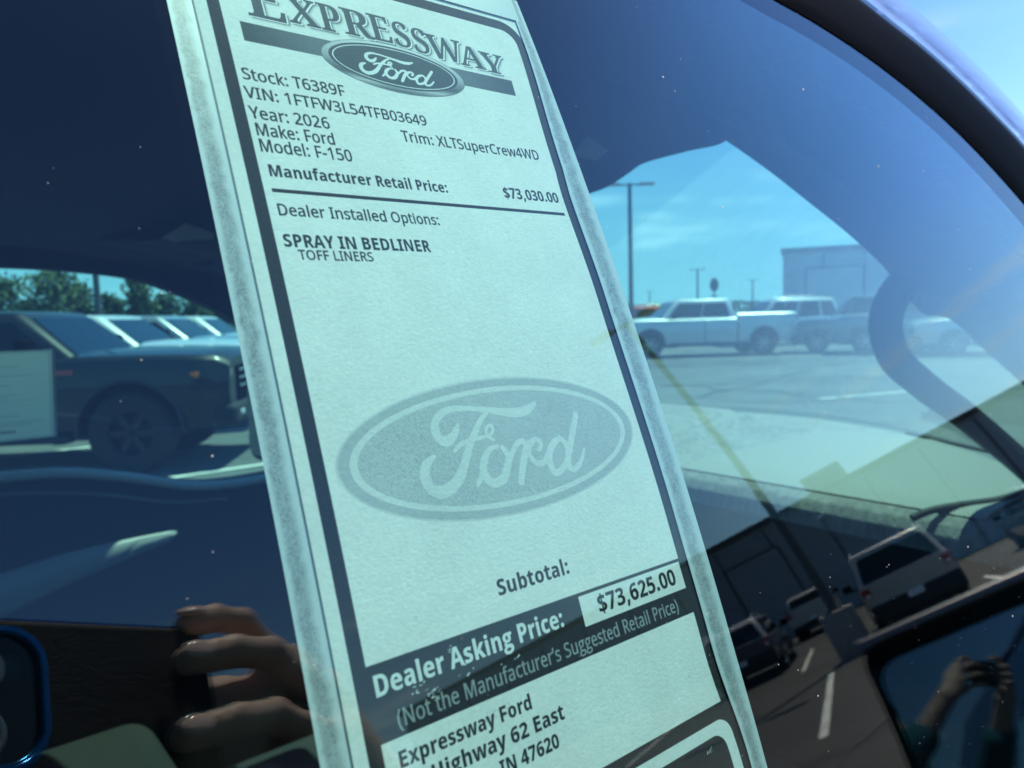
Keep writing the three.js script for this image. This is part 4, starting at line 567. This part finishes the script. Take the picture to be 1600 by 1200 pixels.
// mirrored in the near window
const lotA = [Math.cos(0.56), Math.sin(0.56)];
makeVehicle('suv', 'utility_vehicle', 'pale utility vehicle with dark bumper seen from behind, mirrored in the window', 'utility vehicle', [17.0, 0, 10.35], YAW(...lotA), [0.42, 0.38, 0.33], { bumper: M.rubber, rearBumper: M.rubber, belt: 1.2, roof: 1.98, group: 'vehicles mirrored in the near window' });
makeVehicle('pickup', 'pickup_truck', 'pale pickup truck farther off behind the lamp post, mirrored in the window', 'pickup truck', [29.5, 0, 21.6], YAW(...lotA), [0.45, 0.44, 0.41], { group: 'vehicles mirrored in the near window' });
makeVehicle('suv', 'utility_vehicle', 'dark utility vehicle left of the lamp post, mirrored beside the sticker', 'utility vehicle', [18.2, 0, 16.2], YAW(...lotA), [0.03, 0.03, 0.033], { group: 'vehicles mirrored in the near window', roofPaint: paint([0.4, 0.4, 0.4]) });
makeVehicle('suv', 'utility_vehicle', 'black utility vehicle right of the pale one, mirrored under the dashboard edge', 'utility vehicle', [24.5, 0, 9.6], YAW(...lotA), [0.02, 0.022, 0.025], { group: 'vehicles mirrored in the near window' });

// ------------------------------------------------------------------ lamp posts, sign
function lampPost(label, x, z, h, turn, o = {}) {
  const g = thing('lamp_post', label, 'lamp post', [x, 0, z], turn, 'lamp posts over the lot'), r = o.r || 0.075;
  if (o.base) part('concrete_base', new THREE.LatheGeometry([[0, 0], [0.36, 0], [0.36, 1.02], [0.33, 1.06], [0, 1.06]].map(([a, b]) => new THREE.Vector2(a, b)), 24), M.concrete, g);
  const b = o.base ? 1.06 : 0.05;
  part('pole', cyl(r * 0.75, r, h - b, 0, (h + b) / 2, 0, 14), M.steelPole, g); part('base_plate', box(r * 4.2, 0.05, r * 4.2, 0, b + 0.02, 0), M.steelPole, g);
  part('arm', [bar([-0.55, h - 0.06, 0], [0.55, h - 0.06, 0], 0.06, 0.06)], M.steelPole, g);
  for (const s of [1, -1]) { const l = part('lamp_head', [rbox(0.62, 0.09, 0.36, 0.03, s * 0.72, h - 0.04, 0)], M.steelPole, g); part('lens', [box(0.5, 0.015, 0.28, s * 0.72, h - 0.09, 0)], M.lamp, l); }
  return g;
}
const azAt = (az, d, z0 = EYE.z) => [Math.cos(az * Math.PI / 180) * d, z0 + Math.sin(az * Math.PI / 180) * d];
{
  const [ax, az] = azAt(-41.95, 33); lampPost('tall twin head lamp post just right of the sticker', ax, az, 6.95, ACROSS, { r: 0.11 });
  const [bx, bz] = azAt(-37.17, 100); lampPost('distant twin lamp post above the cab of the white truck', bx, bz, 6.7, ACROSS, { r: 0.14 });
  const [cx, cz] = azAt(-33.35, 140); lampPost('farthest twin lamp post, left of the building corner', cx, cz, 6.5, ACROSS, { r: 0.16 });
  const [ex, ez] = azAt(-40.6, 190); lampPost('tiny lamp post on the horizon right beside the tall one', ex, ez, 6.4, ACROSS, { r: 0.16 });
  const [dx, dz] = azAt(-79.2, 29); lampPost('lamp post standing before the trees in the far window', dx, dz, 8.2, 0.3, { r: 0.11 });
  lampPost('lamp post on a round concrete base, mirrored beside the sticker', 14.0, 10.25, 10.1, -2.2, { base: true, r: 0.1 });
}
{
  const [x, z] = azAt(-36.0, 60), g = thing('round_sign', 'oval sign on a thin post above the white truck roof', 'sign', [x, 0, z], YAW(Math.cos(-0.63), Math.sin(-0.63)));
  part('post', cyl(0.07, 0.08, 2.6, 0, 1.3, 0, 12), M.steelPole, g); part('bracket', [box(0.1, 0.08, 0.5, 0, 2.62, 0), cyl(0.05, 0.05, 0.4, 0, 2.8, 0, 10)], M.steelPole, g);
  part('sign_face', new THREE.CylinderGeometry(1, 1, 0.12, 36).rotateZ(Math.PI / 2).scale(1, 0.52, 0.32).translate(0, 3.42, 0), mat([0.025, 0.03, 0.06], { roughness: 0.4 }), g);
}
// ------------------------------------------------------------------ buildings of ribbed metal sheet
function metalHall(name, label, pos, turn, w, h, d, wallC, o = {}) {
  const g = thing(name, label, 'building', pos, turn); // front wall on local +x... faces -x
  const wm = mat(wallC, { roughness: 0.55, map: dataTex(128, 128, (u, v) => 0.88 + 0.12 * fbm(u * 4, v * 14)) }); wm.map.repeat.set(0.2, 0.2);
  part('wall', [box(d, h, w, d / 2, h / 2, 0)], wm, g);
  const ribs = []; for (let z = -w / 2 + 0.15; z < w / 2; z += 0.3) ribs.push(box(0.03, h - 0.02, 0.05, -0.013, h / 2 - 0.01, z));
  part('wall_rib', mergeGeometries(ribs), wm, g, null, 'stuff');
  const side = []; for (let x = 0.15; x < d; x += 0.3) for (const s of [1, -1]) side.push(box(0.05, h - 0.02, 0.03, x, h / 2 - 0.01, s * (w / 2 + 0.013)));
  part('side_rib', mergeGeometries(side), wm, g, null, 'stuff');
  part('roof', [box(d + 0.3, 0.1, w + 0.3, d / 2, h + 0.05, 0)], wm, g);
  part('roof_trim', [box(0.12, 0.34, w + 0.36, -0.14, h - 0.02, 0), box(d + 0.3, 0.34, 0.12, d / 2, h - 0.02, w / 2 + 0.13), box(d + 0.3, 0.34, 0.12, d / 2, h - 0.02, -w / 2 - 0.13)], o.trim || M.steelPole, g);
  for (let z = -w / 2 + 3; z < w / 2 - 1; z += 3) part('panel_joint', box(0.02, h - 0.4, 0.09, -0.032, h / 2 - 0.2, z), o.trim || M.steelPole, g);
  for (const [z, dw, dh] of o.doors || []) { const dr = part('roller_door', [box(0.06, dh, dw, -0.05, dh / 2, z)], o.doorMat || wm, g); for (let y = 0.5; y < dh; y += 0.5) part('door_panel', box(0.02, 0.44, dw - 0.1, -0.09, y - 0.24, z), o.doorMat || wm, dr); part('door_frame', [box(0.1, dh + 0.12, 0.1, -0.07, dh / 2, z - dw / 2), box(0.1, dh + 0.12, 0.1, -0.07, dh / 2, z + dw / 2), box(0.1, 0.12, dw, -0.07, dh + 0.06, z)], o.trim || M.steelPole, dr); }
  for (const [z, y] of o.lights || []) part('wall_lamp', [rbox(0.3, 0.2, 0.42, 0.06, -0.2, y, z)], M.lamp, g);
  if (o.unit) { const u = part('rooftop_unit', rbox(2.0, o.unit[2], o.unit[1], 0.05, 1.6, h + 0.1 + o.unit[2] / 2, o.unit[0]), mat([0.5, 0.5, 0.47], { roughness: 0.6 }), g); for (let k = 0; k < 5; k++) part('grille_slat', box(0.03, 0.06, o.unit[1] * 0.8, 0.59, h + 0.4 + 0.16 * k, o.unit[0]), M.steelPole, u); }
  for (const z of o.pipes || []) part('downpipe', [box(0.12, h - 0.3, 0.14, -0.1, h / 2 - 0.1, z)], wm, g);
  return g;
}
{
  const a = azAt(-31.3, 66), bd = [Math.cos(-0.52), Math.sin(-0.52)]; // corner of the near hall; its front runs to the right in the picture
  const w = 30, th = YAW(...bd), rx = -bd[1], rz = bd[0];
  metalHall('service_building', 'pale metal service building with dark roof edge right of the white truck', [a[0] + rx * w / 2, 0, a[1] + rz * w / 2], th, w, 6.15, 20, [0.62, 0.63, 0.64], { trim: mat([0.25, 0.26, 0.28]), doors: [[-11.2, 4.2, 4.6], [-5.2, 4.2, 4.6]], lights: [[-9.2, 5.35], [-10.4, 5.3]], pipes: [-14.6] });
  const b = [Math.cos(0.50) * 44, EYE.z + Math.sin(0.50) * 44];
  metalHall('metal_hall', 'long grey metal hall with dark roof edge, mirrored in the near window', [b[0], 0, b[1]], YAW(Math.cos(0.50), Math.sin(0.50)), 62, 6.9, 25, [0.30, 0.33, 0.36], { trim: mat([0.06, 0.05, 0.05]), doors: [[6.4, 3.2, 5.2], [-14, 3.6, 4.6]], lights: [[2.0, 5.6]], pipes: [9.6, -6], unit: [0.7, 2.3, 1.25] });
}
// ------------------------------------------------------------------ trees
const leafMats = [mat([0.060, 0.105, 0.030], { roughness: 0.8 }), mat([0.075, 0.12, 0.035], { roughness: 0.8 }), mat([0.045, 0.085, 0.028], { roughness: 0.8 })];
const bark = mat([0.09, 0.075, 0.055], { roughness: 1 });
function tree(label, x, z, h, r, k, n = 2600) {
  seed(100 + k * 17); const g = thing('tree', label, 'tree', [x, 0, z], ra(0, 6), 'trees along the edge of the lot');
  part('trunk', [tube([[0, 0, 0], [ra(-0.1, 0.1), h * 0.3, ra(-0.1, 0.1)], [ra(-0.3, 0.3), h * 0.75, ra(-0.3, 0.3)]], 0.035 * h, 10, 8), ...[0, 1, 2, 3].map((i) => { const a = i * 1.7 + ra(0, 1); return tube([[0, h * (0.25 + 0.08 * i), 0], [Math.cos(a) * r * 0.4, h * (0.42 + 0.08 * i), Math.sin(a) * r * 0.4], [Math.cos(a) * r * 0.75, h * (0.55 + 0.09 * i), Math.sin(a) * r * 0.75]], 0.014 * h, 8, 6); })], bark, g);
  const lobes = Array.from({ length: 9 }, () => { const a = ra(0, 6.28), q = ra(0.15, 0.75) * r, y = h * ra(0.34, 0.86); return [Math.cos(a) * q * (1.25 - y / h), y, Math.sin(a) * q * (1.25 - y / h), r * ra(0.34, 0.55)]; }); lobes.push([0, h * 0.88, 0, r * 0.36], [0, h * 0.5, 0, r * 0.6]);
  const p = [], ix = [];
  for (let i = 0; i < n; i++) {
    const L = lobes[i % lobes.length], d = V(ra(-1, 1), ra(-1, 1), ra(-1, 1)).normalize(), rad = L[3] * Math.pow(rnd(), 0.42), c = V(L[0] + d.x * rad, L[1] + d.y * rad * 0.85, L[2] + d.z * rad), s = ra(0.10, 0.26), a = V(ra(-1, 1), ra(-1, 1), ra(-1, 1)).normalize(), b = a.clone().cross(V(ra(-1, 1), ra(-1, 1), ra(-1, 1))).normalize(), o = p.length / 3;
    for (const [u, v] of [[-1, 0], [0, -0.55], [1, 0], [0, 0.55]]) { const q = c.clone().addScaledVector(a, u * s).addScaledVector(b, v * s); p.push(q.x, q.y, q.z); } ix.push(o, o + 1, o + 2, o, o + 2, o + 3);
  }
  const geo = new THREE.BufferGeometry(); geo.setAttribute('position', new THREE.Float32BufferAttribute(p, 3)); geo.setIndex(ix); geo.computeVertexNormals();
  part('crown', geo, leafMats[k % 3], g);
}
const azPx = (x) => { const d = RGT.clone().multiplyScalar((x - 800) / 1190).add(FWD); return Math.atan2(d.z, d.x) * 180 / Math.PI; };
[[10, 72, 6.0, 3.0, 'leftmost rounded tree past the black truck roof'], [92, 70, 6.6, 3.6, 'broad dark tree left of the lamp post in the far window'], [132, 78, 6.0, 2.6, 'narrow tree touching the lamp post on its left'], [180, 80, 4.9, 2.4, 'low tree just right of the lamp post'], [224, 72, 6.2, 2.1, 'tall slim tree standing clear right of the lamp post'], [268, 84, 4.9, 2.9, 'low spreading tree right of the slim tall one'], [308, 88, 4.6, 2.8, 'low tree near the arched corner of the far window'], [345, 92, 4.3, 2.8, 'last low tree beside the sticker'], [55, 90, 4.6, 2.6, 'small tree filling the gap behind the two left trees']]
  .forEach(([px, d, h, r, l], k) => { const [x, z] = azAt(azPx(px), d); tree(l, x, z, h * 0.94, r, k, 2000); });
{ // far hedge line low on the horizon
  seed(77); const p = [], ix = [];
  for (let i = 0; i < 9000; i++) { const a = ra(-96, -20), d = ra(180, 200), [x, z] = azAt(a, d), hh = 2.2 + 2.4 * fbm(a * 0.6, 3), y = hh * Math.pow(rnd(), 0.8), s = ra(0.25, 0.6), o = p.length / 3, t = V(ra(-1, 1), ra(-0.6, 0.6), ra(-1, 1)).normalize(), u = t.clone().cross(V(ra(-1, 1), ra(-1, 1), ra(-1, 1))).normalize(); for (const [m, n] of [[-1, 0], [0, -0.7], [1, 0], [0, 0.7]]) p.push(x + (t.x * m + u.x * n) * s, y + (t.y * m + u.y * n) * s, z + (t.z * m + u.z * n) * s); ix.push(o, o + 1, o + 2, o, o + 2, o + 3); }
  const geo = new THREE.BufferGeometry(); geo.setAttribute('position', new THREE.Float32BufferAttribute(p, 3)); geo.setIndex(ix); geo.computeVertexNormals();
  const m = new THREE.Mesh(geo, leafMats[2]); m.name = 'far_woods'; m.castShadow = m.receiveShadow = true; scene.add(m); tag(m, 'low dark line of distant woods along the horizon', 'woods', null, 'stuff');
}

renderer.render(scene, camera);
